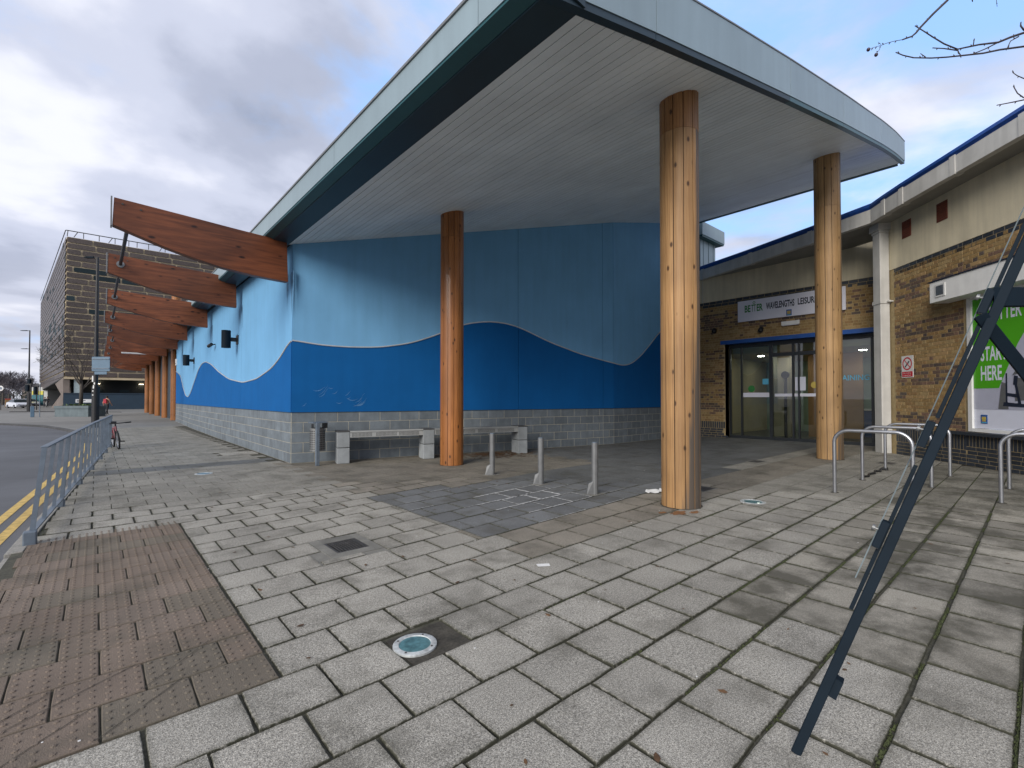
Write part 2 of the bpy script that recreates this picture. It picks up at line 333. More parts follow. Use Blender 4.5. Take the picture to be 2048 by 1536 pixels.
# ------------------------------------------------------------------ mesh building
class MB:
    def __init__(s): s.v = []; s.f = []; s.t = []; s.m = []; s.e = None
    def add(s, vs, fs, tint=None, mi=0):
        b = len(s.v); s.v += [tuple(v) for v in vs]
        tt = R.random() if tint is None else tint
        for f in fs: s.f.append(tuple(i+b for i in f)); s.t.append(tt); s.m.append(mi)
        return b
    def box(s, p0, p1, **k):
        x0, y0, z0 = p0; x1, y1, z1 = p1
        return s.hexa([(x0,y0,z0),(x1,y0,z0),(x1,y1,z0),(x0,y1,z0),(x0,y0,z1),(x1,y0,z1),(x1,y1,z1),(x0,y1,z1)], **k)
    def hexa(s, v, **k):
        return s.add(v, [(0,3,2,1),(4,5,6,7),(0,1,5,4),(1,2,6,5),(2,3,7,6),(3,0,4,7)], **k)
    def fbox(s, F, r0, r1, u0, u1, n0, n1, **k):
        P = lambda r, u, n: F.p(r, u, n)
        return s.hexa([P(r0,u0,n1),P(r1,u0,n1),P(r1,u0,n0),P(r0,u0,n0),P(r0,u1,n1),P(r1,u1,n1),P(r1,u1,n0),P(r0,u1,n0)], **k)
    def prism(s, poly, d, **k):
        """poly: list of Vector; d: extrusion vector"""
        n = len(poly); P = [Vector(p) for p in poly]; D = Vector(d)
        nn = Vector((0, 0, 0))
        for i in range(n): nn += P[i].cross(P[(i+1) % n])
        if nn.dot(D) > 0: P = P[::-1]
        vs = P + [p + D for p in P]
        fs = [tuple(range(n)), tuple(range(2*n-1, n-1, -1))] + [(i, i+n, (i+1) % n+n, (i+1) % n) for i in range(n)]
        return s.add(vs, fs, **k)
    def tube(s, pts, r, n=8, caps=True, **k):
        P = [Vector(p) for p in pts]; rr = r if isinstance(r, (list, tuple)) else [r]*len(P)
        vs = []; up = None
        for i, p in enumerate(P):
            a = P[max(i-1, 0)]; b = P[min(i+1, len(P)-1)]; d = (b-a).normalized()
            if up is None:
                up = Vector((0, 0, 1)) if abs(d.z) < 0.9 else Vector((1, 0, 0))
            x = up - d*up.dot(d)
            if x.length < 1e-4: x = d.orthogonal()
            x.normalize(); up = x; y = d.cross(x)
            for j in range(n):
                q = 2*math.pi*j/n; vs.append(p + (x*math.cos(q) + y*math.sin(q))*rr[i])
        fs = []
        for i in range(len(P)-1):
            for j in range(n):
                fs.append((i*n+j, i*n+(j+1) % n, (i+1)*n+(j+1) % n, (i+1)*n+j))
        if caps: fs += [tuple(range(n-1, -1, -1)), tuple(range((len(P)-1)*n, len(P)*n))]
        return s.add(vs, fs, **k)
    def cyl(s, c, r, z0, z1, n=16, **k): return s.tube([(c[0], c[1], z0), (c[0], c[1], z1)], r, n, **k)
    def build(s, name, mats, parent=None, smooth=False, bevel=0.0, label=None, kind=None, org=None, auto=None):
        me = bpy.data.meshes.new(name)
        o = bpy.data.objects.new(name, me); C.objects.link(o)
        if parent is not None:
            o.parent = parent; base = ORG.get(parent.name, Vector((0, 0, 0)))
        elif org is not None:
            o.location = org; base = Vector(org)
        else: base = Vector((0, 0, 0))
        ORG[o.name] = base
        me.from_pydata([(a-base.x, b-base.y, c-base.z) for a, b, c in s.v], [], s.f)
        if isinstance(mats, str): mats = [mats]
        for m_ in mats: me.materials.append(MATS[m_])
        if len(mats) > 1: me.polygons.foreach_set('material_index', s.m)
        at = me.attributes.new('tint', 'FLOAT', 'FACE'); at.data.foreach_set('value', s.t)
        if s.e is not None:
            ae = me.attributes.new('edge', 'FLOAT', 'POINT'); ae.data.foreach_set('value', s.e)
        if smooth: me.polygons.foreach_set('use_smooth', [True]*len(me.polygons))
        if auto is not None:
            me.polygons.foreach_set('use_smooth', [True]*len(me.polygons))
            me.set_sharp_from_angle(angle=rad(auto))
        me.update()
        if bevel:
            bm_ = o.modifiers.new('bevel', 'BEVEL'); bm_.width = bevel; bm_.segments = 2; bm_.limit_method = 'ANGLE'
        if label: o['label'] = label
        if kind: o['kind'] = kind
        return o
ORG = {}
class Frame:
    """wall frame: r to the right as seen from outside, u up, n outwards"""
    def __init__(s, o, r): s.o = Vector(o); s.r = Vector(r).normalized(); s.n = s.r.cross(Vector((0, 0, 1)))
    def p(s, r, u, n=0): return s.o + s.r*r + Vector((0, 0, u)) + s.n*n
    def mat(s, r, u, n): 
        M = Matrix.Identity(4); M.col[0] = (*s.r, 0); M.col[1] = (0, 0, 1, 0); M.col[2] = (*s.n, 0); M.col[3] = (*s.p(r, u, n), 1); return M
def thing(name, label, cat, loc, group=None):
    o = bpy.data.objects.new(name, None); C.objects.link(o); o.location = loc; o.empty_display_size = 0.2
    ORG[o.name] = Vector(loc); o['label'] = label; o['category'] = cat
    if group: o['group'] = group
    return o
def tag(o, label, cat, group=None):
    o['label'] = label; o['category'] = cat
    if group: o['group'] = group
    return o
def copy_thing(root, loc, label, rz=None):
    r = root.copy(); C.objects.link(r); r.location = loc; r['label'] = label
    if rz is not None: r.rotation_euler = (0, 0, rz)
    ORG[r.name] = Vector(loc)
    for ch in [x for x in bpy.data.objects if x.parent == root]:
        c = ch.copy(); C.objects.link(c); c.parent = r
        for gch in [x for x in bpy.data.objects if x.parent == ch]:
            g2 = gch.copy(); C.objects.link(g2); g2.parent = c
    return r
def text(body, name, F, r, u, n, height, width, m, parent, bold=0.0, ex=0.004):
    cu = bpy.data.curves.new('txt', 'FONT'); cu.body = body; cu.size = 1; cu.extrude = 0; cu.offset = bold
    cu.resolution_u = 3
    o = bpy.data.objects.new('txt', cu); C.objects.link(o)
    dg = bpy.context.evaluated_depsgraph_get()
    me = bpy.data.meshes.new_from_object(o.evaluated_get(dg)); bpy.data.objects.remove(o)
    xs = [v.co.x for v in me.vertices]; ys = [v.co.y for v in me.vertices]
    sx = width/(max(xs)-min(xs)); sy = height/(max(ys)-min(ys)); x0 = min(xs); y0 = min(ys)
    mb = MB(); M = F.mat(r, u, n)
    mb.add([M @ Vector(((v.co.x-x0)*sx, (v.co.y-y0)*sy, 0)) for v in me.vertices], [tuple(p.vertices) for p in me.polygons], tint=0)
    bpy.data.meshes.remove(me)
    return mb.build(name, m, parent)
def px_area(c_, a):   # apparent size used to pick the 300 largest pieces
    d = (Vector(c_)-Vector((0, 0, 1.45))).length
    return a/(d*d)
def in_view(p, margin=0.08):
    x = p[0]*0.749 - p[1]*0.6626; y = p[0]*0.6626 + p[1]*0.749
    return y > 0.3 and abs(x/y) < 1.09+margin and (p[2]-1.45)/y > -0.82-margin

# ------------------------------------------------------------------ ground, road, kerb
S = 1200
mb = MB(); mb.add([(-S,-S,-0.14),(S,-S,-0.14),(S,S,-0.14),(-S,S,-0.14)], [(0,1,2,3)])
gobj = mb.build('ground', 'asphalt', kind='structure')
KP = [(-0.74,-8),(-0.72,3.5),(-0.69,5.2),(-0.62,6.7),(-0.43,9.6),(-0.2,13),(0.12,18),(0.12,22),(-0.05,24.6),(-0.5,27.5),(-1.2,31.5),(-2.2,36),(-4.4,41),(-8,47),(-20,66)]
def kx(V):
    for (a, b), (c_, d) in zip(KP, KP[1:]):
        if b <= V <= d: return a+(c_-a)*(V-b)/(d-b)
    return KP[-1][0]
mb = MB()
left = [(-14,-8),(-14,66)]
for (a, b), (c_, d) in zip(KP, KP[1:]):
    mb.add([(-14, b, -0.10),(a, b, -0.10),(c_, d, -0.10),(min(-14, c_-6), d, -0.10)], [(0,1,2,3)])
mb.build('road', 'asphalt', kind='structure')
def strip(path, w0, w1, z, h=0.0):
    mb = MB(); P = [Vector((a, b, 0)) for a, b in path]
    for i in range(len(P)-1):
        d = (P[i+1]-P[i]).normalized(); nrm_ = Vector((d.y, -d.x, 0))
        mb.add([P[i]+nrm_*w0+Vector((0,0,z)), P[i]+nrm_*w1+Vector((0,0,z)), P[i+1]+nrm_*w1+Vector((0,0,z)), P[i+1]+nrm_*w0+Vector((0,0,z))], [(0,1,2,3)])
    return mb
road = bpy.data.objects['road']
yl = [p for p in KP if 5 <= p[1] <= 24]; yl = [(yl[0][0]-0.02, 3.6)] + yl
strip(yl, -0.26, -0.16, -0.096).build('yellow_line', 'yellow_line', road)
strip(yl, -0.46, -0.36, -0.096).build('yellow_line', 'yellow_line', road)
mb = MB()
for i in range(6):
    mb.add([(-3.6-i*0.02, 19+i*1.6, -0.095),(-3.5-i*0.02, 19+i*1.6, -0.095),(-3.5-i*0.02, 19.9+i*1.6, -0.095),(-3.6-i*0.02, 19.9+i*1.6, -0.095)], [(0,1,2,3)])
mb.build('lane_dash', 'white_line', road, kind='stuff')

pave = None
mb = MB()
for (a, b), (c_, d) in zip(KP, KP[1:]):
    mb.add([(a+0.12, b, -0.016),(22, b, -0.016),(22, d, -0.016),(c_+0.12, d, -0.016)], [(0,1,2,3)])
pave = mb.build('pavement', 'joint', kind='structure')
# far paving beyond the built flags (pieces no longer readable)
mb = MB()
FV = 30.0
ks = [(kx(FV), FV)] + [p for p in KP if p[1] > FV]
for (a, b), (c_, d) in zip(ks, ks[1:]):
    mb.add([(a+0.13, b, -0.004),(4.2, b, -0.004),(4.2, d, -0.004),(c_+0.13, d, -0.004)], [(0,1,2,3)])
mb.add([(-19.9, 66, -0.004),(60, 66, -0.004),(60, 140, -0.004),(-26, 140, -0.004)], [(0,1,2,3)])
mb.build('far_paving', 'pave_far', pave)
# kerb stones
kerb = bpy.data.objects.new('kerb', None); C.objects.link(kerb); kerb['kind'] = 'structure'; ORG['kerb'] = Vector((0,0,0))
pts = []
for (a, b), (c_, d) in zip(KP, KP[1:]):
    n_ = max(1, int(math.hypot(c_-a, d-b)/0.12))
    for i in range(n_): pts.append(Vector((a+(c_-a)*i/n_, b+(d-b)*i/n_, 0)))
i = 0
while i < len(pts)-9:
    a = pts[i]; b = pts[i+7] ; i += 7
    if a.y < -1.5 or a.y > 62: continue
    d = (b-a).normalized(); q = Vector((d.y, -d.x, 0)); gp = d*0.006
    drop = 0.055 if a.y < 6.0 else 0.0
    z1 = 0.002-drop*0.6; mb = MB()
    mb.hexa([a+gp+Vector((0,0,-0.13)), a+gp+q*0.13+Vector((0,0,-0.13)), b-gp+q*0.13+Vector((0,0,-0.13)), b-gp+Vector((0,0,-0.13)),
             a+gp+Vector((0,0,z1-0.012)), a+gp+q*0.13+Vector((0,0,z1)), b-gp+q*0.13+Vector((0,0,z1)), b-gp+Vector((0,0,z1-0.012))])
    mb.build('kerb_stone', 'kerb' if a.y < 23 else 'granite_dark_and_shade', kerb, bevel=0.008)  # far stones coloured dark to stand in for shade on the kerb face

# ------------------------------------------------------------------ paving flags
def warpV(V0, U):
    k = max(0.0, V0-1.9)
    if k <= 0 : return V0
    k2 = min(k, 4.2)
    return V0 + 0.030*min(max(U-0.75, 0), 6.0)*k2 * (1.0 if V0 < 7 else max(0.0, 1-(V0-7)/4)) 
UB = [1.11, 1.502, 1.906, 2.318, 2.752, 3.209, 3.667]
def ubound(j):
    if j < 0: return 1.11+0.376*j
    if j < len(UB): return UB[j]
    return UB[-1]+0.459*(j-len(UB)+1)
def ub(x):
    j = math.floor(x); f_ = x-j; return ubound(j)*(1-f_)+ubound(j+1)*f_
def flag_mesh(c, edge_in=0.028, rough=0.003, tilt=0.002, npts=3, depth=0.016, tint=None, mb=None, fine=True):
    """c: four corner (x,y) ccw; returns MB with worn outline"""
    mb = mb or MB()
    if mb.e is None: mb.e = []
    z0 = R.uniform(-tilt, tilt); gx = R.uniform(-tilt, tilt)*2; gy = R.uniform(-tilt, tilt)*2
    cx_ = sum(p[0] for p in c)/4; cy_ = sum(p[1] for p in c)/4
    Z = lambda x, y: z0+gx*(x-cx_)+gy*(y-cy_)
    if not fine:
        V = []; 
        for x, y in c: V.append((x, y, Z(x, y)))
        for x, y in c: V.append((cx_+(x-cx_)*1.012, cy_+(y-cy_)*1.012, -depth))
        mb.add(V, [(0,1,2,3),(0,4,5,1),(1,5,6,2),(2,6,7,3),(3,7,4,0)], tint=tint); mb.e += [0.55]*4+[4.0]*4
        return mb
    out_ = []
    for i in range(4):
        a = c[i]; b = c[(i+1) % 4]
        for k in range(npts):
            t_ = k/npts; x = a[0]+(b[0]-a[0])*t_; y = a[1]+(b[1]-a[1])*t_
            if k == 0: x += (cx_-x)*0.014; y += (cy_-y)*0.022
            d = math.hypot(cx_-x, cy_-y); q = R.uniform(0, rough)
            out_.append((x+(cx_-x)/d*q, y+(cy_-y)/d*q))
    n = len(out_)
    ins = lambda p, s_: (p[0]+(cx_-p[0])*s_, p[1]+(cy_-p[1])*s_)
    w_ = math.hypot(c[1][0]-c[0][0], c[1][1]-c[0][1]); s1 = edge_in/w_*2
    V = [(p[0], p[1], -depth) for p in out_] + [(*ins(p, 0.006), Z(*p)-0.004) for p in out_] + [(*ins(p, 0.03), Z(*p)) for p in out_] + [(*ins(p, s1+R.uniform(0, 0.05)), Z(*p)) for p in out_]
    Fs = []
    for r_ in range(3):
        for i in range(n): Fs.append((r_*n+i, r_*n+(i+1) % n, (r_+1)*n+(i+1) % n, (r_+1)*n+i))
    Fs.append(tuple(range(3*n, 4*n)))
    mb.add(V, Fs, tint=tint); mb.e += [4.0]*n+[2.2]*n+[0.7]*n+[0.0]*n
    return mb
def wall_v(U):      # blue wall line
    if U < 12.43: return 11.14-(U-3.27)*0.2194
    return 9.13-(U-12.43)*0.006
P2o = Vector((15.9, 2.75, 0)); P2d = Vector((-0.74, -0.675, 0)).normalized()
TX0, TX1, TY0, TY1 = -0.62, 0.735, 2.656, 6.70
holes = [(1.315, 2.29, 1.71, 2.64, 'light'), (1.62, 4.284, 2.12, 4.93, 'drain'), (2.41, 13.8, 3.28, 14.6, 'manhole')]
flags = []
def place_flag(x0, x1, V0, V1, vc):
    xc = (x0+x1)/2
    gw = 0.0036 + (0.0035 if xc > 2.3 and vc < 2.3 else 0.0) + (0.0015 if math.hypot(xc, vc) > 6 else 0)
    c4 = [(x0+gw, warpV(V0, x0)+gw), (x1-gw, warpV(V0, x1)+gw), (x1-gw, warpV(V1, x1)-gw), (x0+gw, warpV(V1, x0)-gw)]
    cx_, cy_ = xc, sum(p[1] for p in c4)/4
    if xc > 3.2 and cy_ > wall_v(xc)+0.1: return
    if xc > 17.7: return
    rel = Vector((cx_, cy_, 0))-P2o
    if rel.dot(Vector((P2d.y, -P2d.x, 0))) < -0.1 and cy_ < 3.0 and xc > 9: return
    skip = False
    for hx0, hy0, hx1, hy1, hk in holes:
        ox = min(c4[1][0], hx1)-max(c4[0][0], hx0); oy = min(c4[2][1], hy1)-max(c4[0][1], hy0)
        if ox > 0.02 and oy > 0.02:
            if ox > 0.85*(x1-x0) and oy > 0.85*0.36: skip = True
            elif ox < oy:
                if c4[0][0] < hx0: c4[1] = (hx0-0.004, c4[1][1]); c4[2] = (hx0-0.004, c4[2][1])
                else: c4[0] = (hx1+0.004, c4[0][1]); c4[3] = (hx1+0.004, c4[3][1])
            else:
                if c4[0][1] < hy0: c4[2] = (c4[2][0], hy0-0.004); c4[3] = (c4[3][0], hy0-0.004)
                else: c4[0] = (c4[0][0], hy1+0.004); c4[1] = (c4[1][0], hy1+0.004)
    if skip: return
    if c4[1][0]-c4[0][0] < 0.03: return
    m_ = 'flag'
    if 3.036 < xc < 17.6 and 3.98+0.045*(xc-3) < cy_ < 6.5+0.05*(xc-3): m_ = 'flag_blue'
    elif xc > 8.6 and cy_ > 4.35: m_ = 'flag_blue'
    elif xc > 3.0 and (cy_ > 6.4 or 3.1 < cy_ < 4.2): m_ = 'flag_tan'
    elif abs(vc-12.1) < 0.36 and xc < 3.6: m_ = 'flag_blue'
    elif xc > 3.4 and cy_ < 1.6 : m_ = 'flag_right'
    flags.append((px_area((cx_, cy_, 0), (x1-x0)*0.36*1.45/math.hypot(cx_, cy_)) if in_view((cx_, cy_, 0), 0.02) else 0, c4, m_))
row = -16
while True:
    V0 = 2.285+0.3655*row; V1 = V0+0.3655
    if V0 > FV: break
    jmax = 45
    for j in range(-8, jmax):
        off = 0.5 if (row % 2 == 0) else 0.0
        a = ub(j+off); b = ub(j+1+off)
        if b > 18.5: break
        x0, x1 = a, b
        xc = (x0+x1)/2; vc = (V0+V1)/2
        kl = kx(max(vc, -7.9))+0.145
        if x1 < kl+0.05: continue
        x0 = max(x0, kl)
        # tactile area
        if TY0-0.1 < vc < TY1+0.08:
            if x1 <= TX1+0.02: continue
            if x0 < TX1: x0 = TX1+0.008
            if x1-x0 < 0.06: continue
        if xc > 3.75+ (0 if vc < 11.14 else 0) and vc > 11.2: continue
        if 3.9 < vc < 6.1 and x0 < 3.02 < x1-0.03:
            todo = [(x0, 3.035), (3.035, x1)]
        else: todo = [(x0, x1)]
        for x0, x1 in todo: place_flag(x0, x1, V0, V1, vc)
    row += 1
flags.sort(key=lambda q: -q[0])
for a, c4, m_ in flags[:300]:
    near = flag_mesh(c4, npts=3, tint=R.random())
    near.build('paving_slab', m_, pave)
rest = MB(); rest.e = []
mm = ['flag', 'flag_blue', 'flag_tan', 'flag_right']
for a, c4, m_ in flags[300:]:
    k0 = len(rest.f)
    flag_mesh(c4, mb=rest, fine=False, tint=R.random(), tilt=0.0012, depth=0.015)
    for i in range(k0, len(rest.f)): rest.m[i] = mm.index(m_)
rest.build('paving_slabs', mm, pave, kind='stuff')

# tactile blister paving
tact = MB(); tact.add([(TX0-0.1, TY0-0.01, -0.014),(TX1+0.01, TY0-0.01, -0.014),(TX1+0.01, TY1+0.03, -0.014),(TX0+0.05, TY1+0.03, -0.014)], [(0,1,2,3)])
tact = tact.build('tactile_paving', 'joint', kind='structure')
TW, TH = 0.352, 0.3215
def blister(x0, x1, y0, y1, tint):
    mb = flag_mesh([(x0+0.001, y0+0.003),(x1-0.001, y0+0.003),(x1-0.001, y1-0.003),(x0+0.001, y1-0.003)], tint=tint, edge_in=0.012, rough=0.0015, npts=2, tilt=0.001)
    px_ = TW/6; py_ = TH/5
    nx_ = int((x1-x0)/px_+0.3)
    for i in range(nx_):
        for j in range(5):
            cx_ = x0+(i+0.5)*px_; cy_ = y0+(j+0.5)*py_
            if cx_ > x1-0.012: continue
            V = []; 
            for rr, zz in ((0.0125, 0.0), (0.0095, 0.0045)):
                for q in range(7): V.append((cx_+rr*math.cos(q*0.8976), cy_+rr*math.sin(q*0.8976), zz))
            V.append((cx_, cy_, 0.0058))
            Fs = [(q, (q+1) % 7, 7+(q+1) % 7, 7+q) for q in range(7)]+[(7+q, 7+(q+1) % 7, 14) for q in range(7)]
            mb.add(V, Fs, tint=tint); mb.e += [0.5]*7+[0.0]*8
    return mb
r_ = 0; y = TY0
while y < TY1-0.1:
    y1 = min(y+TH, TY1)
    x = TX1 + (TW/2 if r_ % 2 else 0)
    while x > TX0:
        xa, xb = x-TW, min(x, TX1)
        xa = max(xa, kx(y)+0.135)
        if xb-xa > 0.05:
            blister(xa, xb, y, y1, R.random()).build('blister_slab', 'tactile', tact)
        x -= TW
    y = y1; r_ += 1
# saw cuts across the dropped kerb
def cutline(a, b):
    mb = MB(); A = Vector((*a, 0.0045)); B = Vector((*b, 0.0045)); d = (B-A).normalized(); q = Vector((d.y, -d.x, 0))*0.0022
    n_ = 10; vs = []
    for i in range(n_+1):
        p = A.lerp(B, i/n_)+Vector((R.uniform(-.002,.002), R.uniform(-.002,.002), 0)); vs += [p-q, p+q]
    mb.add(vs, [(2*i, 2*i+1, 2*i+3, 2*i+2) for i in range(n_)]); return mb.build('cut_line', 'dirt', tact)
cutline((0.012, 2.672), (0.357, 2.979)); cutline((0.19, 2.99), (0.54, 3.345)); cutline((-0.33, 2.68), (0.005, 2.965))
cutline((-0.34, 2.99), (0.18, 3.29)); cutline((-0.45, 2.98), (-0.155, 3.25)); cutline((-0.56, 6.2), (-0.25, 6.66)); cutline((-0.5, 6.35), (0.1, 6.05))

# moss in the joints on the right and by the railing
def moss_clumps(name, spots, parent, m_='moss'):
    mb = MB()
    for x, y, s_ in spots:
        n_ = 5; h_ = s_*R.uniform(0.25, 0.5)
        ring = [(x+s_*R.uniform(0.6, 1.2)*math.cos(q*1.2566), y+s_*R.uniform(0.6, 1.2)*math.sin(q*1.2566), -0.012) for q in range(n_)]
        mb.add(ring+[(x+R.uniform(-s_, s_)*0.3, y+R.uniform(-s_, s_)*0.3, -0.006+h_)], [(q, (q+1) % n_, n_) for q in range(n_)])
    return mb.build(name, m_, parent, kind='stuff')
sp_ = []
for row in range(-10, 3):
    V = 2.285+0.3655*row
    for k in range(3200):
        U = 2.2+11*R.random()**1.5
        if R.random() < max(0, min(1, (U-1.8)/3))*(0.9 if row < -1 else 0.35):
            c_ = math.sin(U*3.1+row*2.3)+math.sin(U*7.7+row)
            if c_ < -0.2: continue
            sp_.append((U, warpV(V, U)+R.gauss(0, 0.004), R.uniform(0.003, 0.009)*(1.5 if c_ > 1.1 else 1)))
for a, c4, m_ in flags[:260]:
    if c4[0][0] > 2.4 and R.random() < 0.75:
        n_ = R.randint(4, 26); t0 = R.random()
        for k in range(n_):
            t_ = min(1, max(0, t0+R.gauss(0, 0.2))); sp_.append((c4[0][0]-0.004+R.gauss(0, 0.003), c4[0][1]+(c4[3][1]-c4[0][1])*t_, R.uniform(0.003, 0.008)))
for k in range(1500):
    V = R.uniform(6.8, 18); U = kx(V)+R.choice([0.14, 0.2, 0.30, 0.42, 0.5])+abs(R.gauss(0, 0.05))
    sp_.append((U, V, R.uniform(0.005, 0.016)))
moss_clumps('moss', sp_, pave)

# in-ground lights, drain, covers
def ground_light(x, y, r, label, plate=None, bulge=0.004):
    t_ = thing('inground_light', label, 'ground light', (x, y, 0), 'round lights set flush in the paving')
    if plate:
        mb = MB(); x0, y0, x1, y1 = plate; mb.box((x0+.004, y0+.004, -0.02), (x1-.004, y1-.004, -0.009)); mb.build('base_plate', 'dirt', t_)
    mb = MB(); n_ = 40; V = []
    for rr, z in ((r, -0.008), (r, 0.003), (r*0.95, 0.006), (r*0.74, 0.006), (r*0.72, 0.002)):
        for q in range(n_): V.append((x+rr*math.cos(2*math.pi*q/n_), y+rr*math.sin(2*math.pi*q/n_), z))
    mb.add(V, [(k*n_+q, k*n_+(q+1) % n_, (k+1)*n_+(q+1) % n_, (k+1)*n_+q) for k in range(4) for q in range(n_)])
    rg = mb.build('rim', 'ring', t_, auto=30)
    mb = MB(); V = [(x+r*0.73*math.cos(2*math.pi*q/n_), y+r*0.73*math.sin(2*math.pi*q/n_), 0.002) for q in range(n_)]+[(x, y, 0.006)]
    mb.add(V, [(q, (q+1) % n_, n_) for q in range(n_)]); mb.build('glass_lens', 'lens', t_, smooth=True)
    mb = MB()
    for q in (0.6, 2.2, 3.7, 5.3): mb.cyl((x+r*0.84*math.cos(q), y+r*0.84*math.sin(q)), r*0.05, 0.0, 0.0085, n=8)
    mb.build('screws', 'cast_iron', t_)
    return t_
ground_light(1.425, 2.475, 0.128, 'round light with white rim and teal glass in the dark square hole nearest the camera', (1.315, 2.29, 1.71, 2.64))
ground_light(6.92, 2.72, 0.165, 'round light with white rim and blue glass beyond the base of the thick timber column')
ground_light(1.57, 10.75, 0.15, 'round light flush in the grey slab strip on the street pavement')
dr = thing('drain_gully', 'dark iron drain grating set in a square of patched concrete', 'drain', (1.87, 4.6, 0))
mb = MB(); mb.box((1.47, 4.12, -0.018), (1.618, 5.0, -0.007)); mb.box((1.618, 4.12, -0.018), (2.2, 4.282, -0.007)); mb.build('patch', 'concrete', dr)
mb = MB(); x0, y0, x1, y1 = 1.62, 4.284, 2.12, 4.93
for a in ((x0, y0, 1.715, y1), (2.035, y0, x1, y1), (1.715, y0, 2.035, 4.41), (1.715, 4.78, 2.035, y1)): mb.box((a[0], a[1], -0.016), (a[2], a[3], -0.002))
mb.build('surround', 'concrete', dr)
mb = MB()
for a in ((1.715, 4.41, 1.74, 4.78), (2.01, 4.41, 2.035, 4.78), (1.74, 4.41, 2.01, 4.43), (1.74, 4.76, 2.01, 4.78)): mb.box((a[0], a[1], -0.03), (a[2], a[3], -0.004))
mb.build('frame', 'cast_iron', dr)
mb = MB(); mb.add([(1.72,4.42,-0.015),(2.03,4.42,-0.015),(2.03,4.77,-0.015),(1.72,4.77,-0.015)], [(0,1,2,3)]); mb.build('sump', 'black', dr)
for k in range(9):
    mb = MB(); xx = 1.752+k*0.0292
    pts = [(xx+0.010*math.sin(q/6*math.pi), 4.43+0.33*q/6) for q in range(7)]
    for (a, b), (c_, d) in zip(pts, pts[1:]): mb.hexa([(a,b,-0.012),(a+.014,b,-0.012),(c_+.014,d,-0.012),(c_,d,-0.012),(a,b,-0.005),(a+.014,b,-0.005),(c_+.014,d,-0.005),(c_,d,-0.005)])
    mb.build('bar', 'cast_iron', dr)
mc = thing('manhole_cover', 'sunken rectangular access cover near the blue wall on the street side', 'manhole cover', (2.85, 14.2, 0))
mb = MB(); mb.box((2.41, 13.8, -0.016), (3.28, 14.6, -0.010)); mb.build('recess', 'dirt', mc)
mb = MB(); mb.box((2.45, 13.88, -0.012), (3.25, 14.57, -0.003)); mb.build('cover', 'flag', mc)
for k, (x, y, lb) in enumerate([(7.3, 3.65, 'small dark inspection cover in the paving between the two right columns'), (11.4, 4.4, 'round dark cover on the blue-grey slabs before the doors'), (13.3, 2.35, 'dark cover on the paving beside the farthest cycle hoop')]):
    t_ = thing('inspection_cover', lb, 'cover', (x, y, 0)); mb = MB(); mb.box((x-.2, y-.13, -0.01), (x+.2, y+.13, 0.004)); mb.build('lid', 'cast_iron', t_, bevel=0.004)
    mb = MB(); mb.box((x-.23, y-.16, -0.01), (x+.23, y+.16, 0.002)); mb.build('surround', 'concrete', t_)


# ================================================================== LEISURE CENTRE
SU, EU = 3.18, 2.68                         # inner soffit line, outer eave line
RZ = lambda U: 4.90+0.2415*(U-3.18) - max(0, U-14)**2*0.006      # soffit height
REND, RFRONT = 17.5, 2.6
FVT = [(2.6, 2.66), (3.2, 2.64), (4.3, 2.60), (6, 2.56), (8, 2.525), (11, 2.50), (14.2, 2.51), (16, 2.535), (17.6, 2.585)]
def FVU(U):
    for (a, b), (c_, d) in zip(FVT, FVT[1:]):
        if U <= c_: return b+(d-b)*(U-a)/(c_-a)
    return FVT[-1][1]
lc = thing('leisure_centre', 'blue rendered leisure centre with a rising canopy roof on timber columns', 'building', (3.27, 11.14, 0))
WA = [(3.27, 11.14), (8.98, 9.887), (12.0, 9.225), (12.43, 9.13), (17.43, 9.10)]
wf = [(3.27, 2.76), (3.85, 2.68), (4.49, 2.665), (5.18, 2.70), (5.91, 2.84), (6.56, 3.08), (7.05, 3.32), (7.5, 3.48), (8.1, 3.572), (8.6, 3.56), (9.04, 3.47), (10.04, 3.11),
      (11.12, 2.82), (12.0, 2.655), (12.43, 2.585), (12.75, 2.54), (13.1, 2.54), (13.5, 2.66), (14.0, 2.95), (14.5, 3.33), (14.85, 3.62), (15.5, 4.1), (16.3, 4.4), (17.43, 4.4)]
def interp(T, x):
    for (a, b), (c_, d) in zip(T, T[1:]):
        if a <= x <= c_:
            return b+(d-b)*(x-a)/(c_-a)
    return T[-1][1] if x > T[-1][0] else T[0][1]
def smooth(T, x, h_=0.22): return (interp(T, x-h_)+2*interp(T, x)+interp(T, x+h_))/4
PL = 1.135     # plinth top
def wallA(x):
    return interp(WA, x)
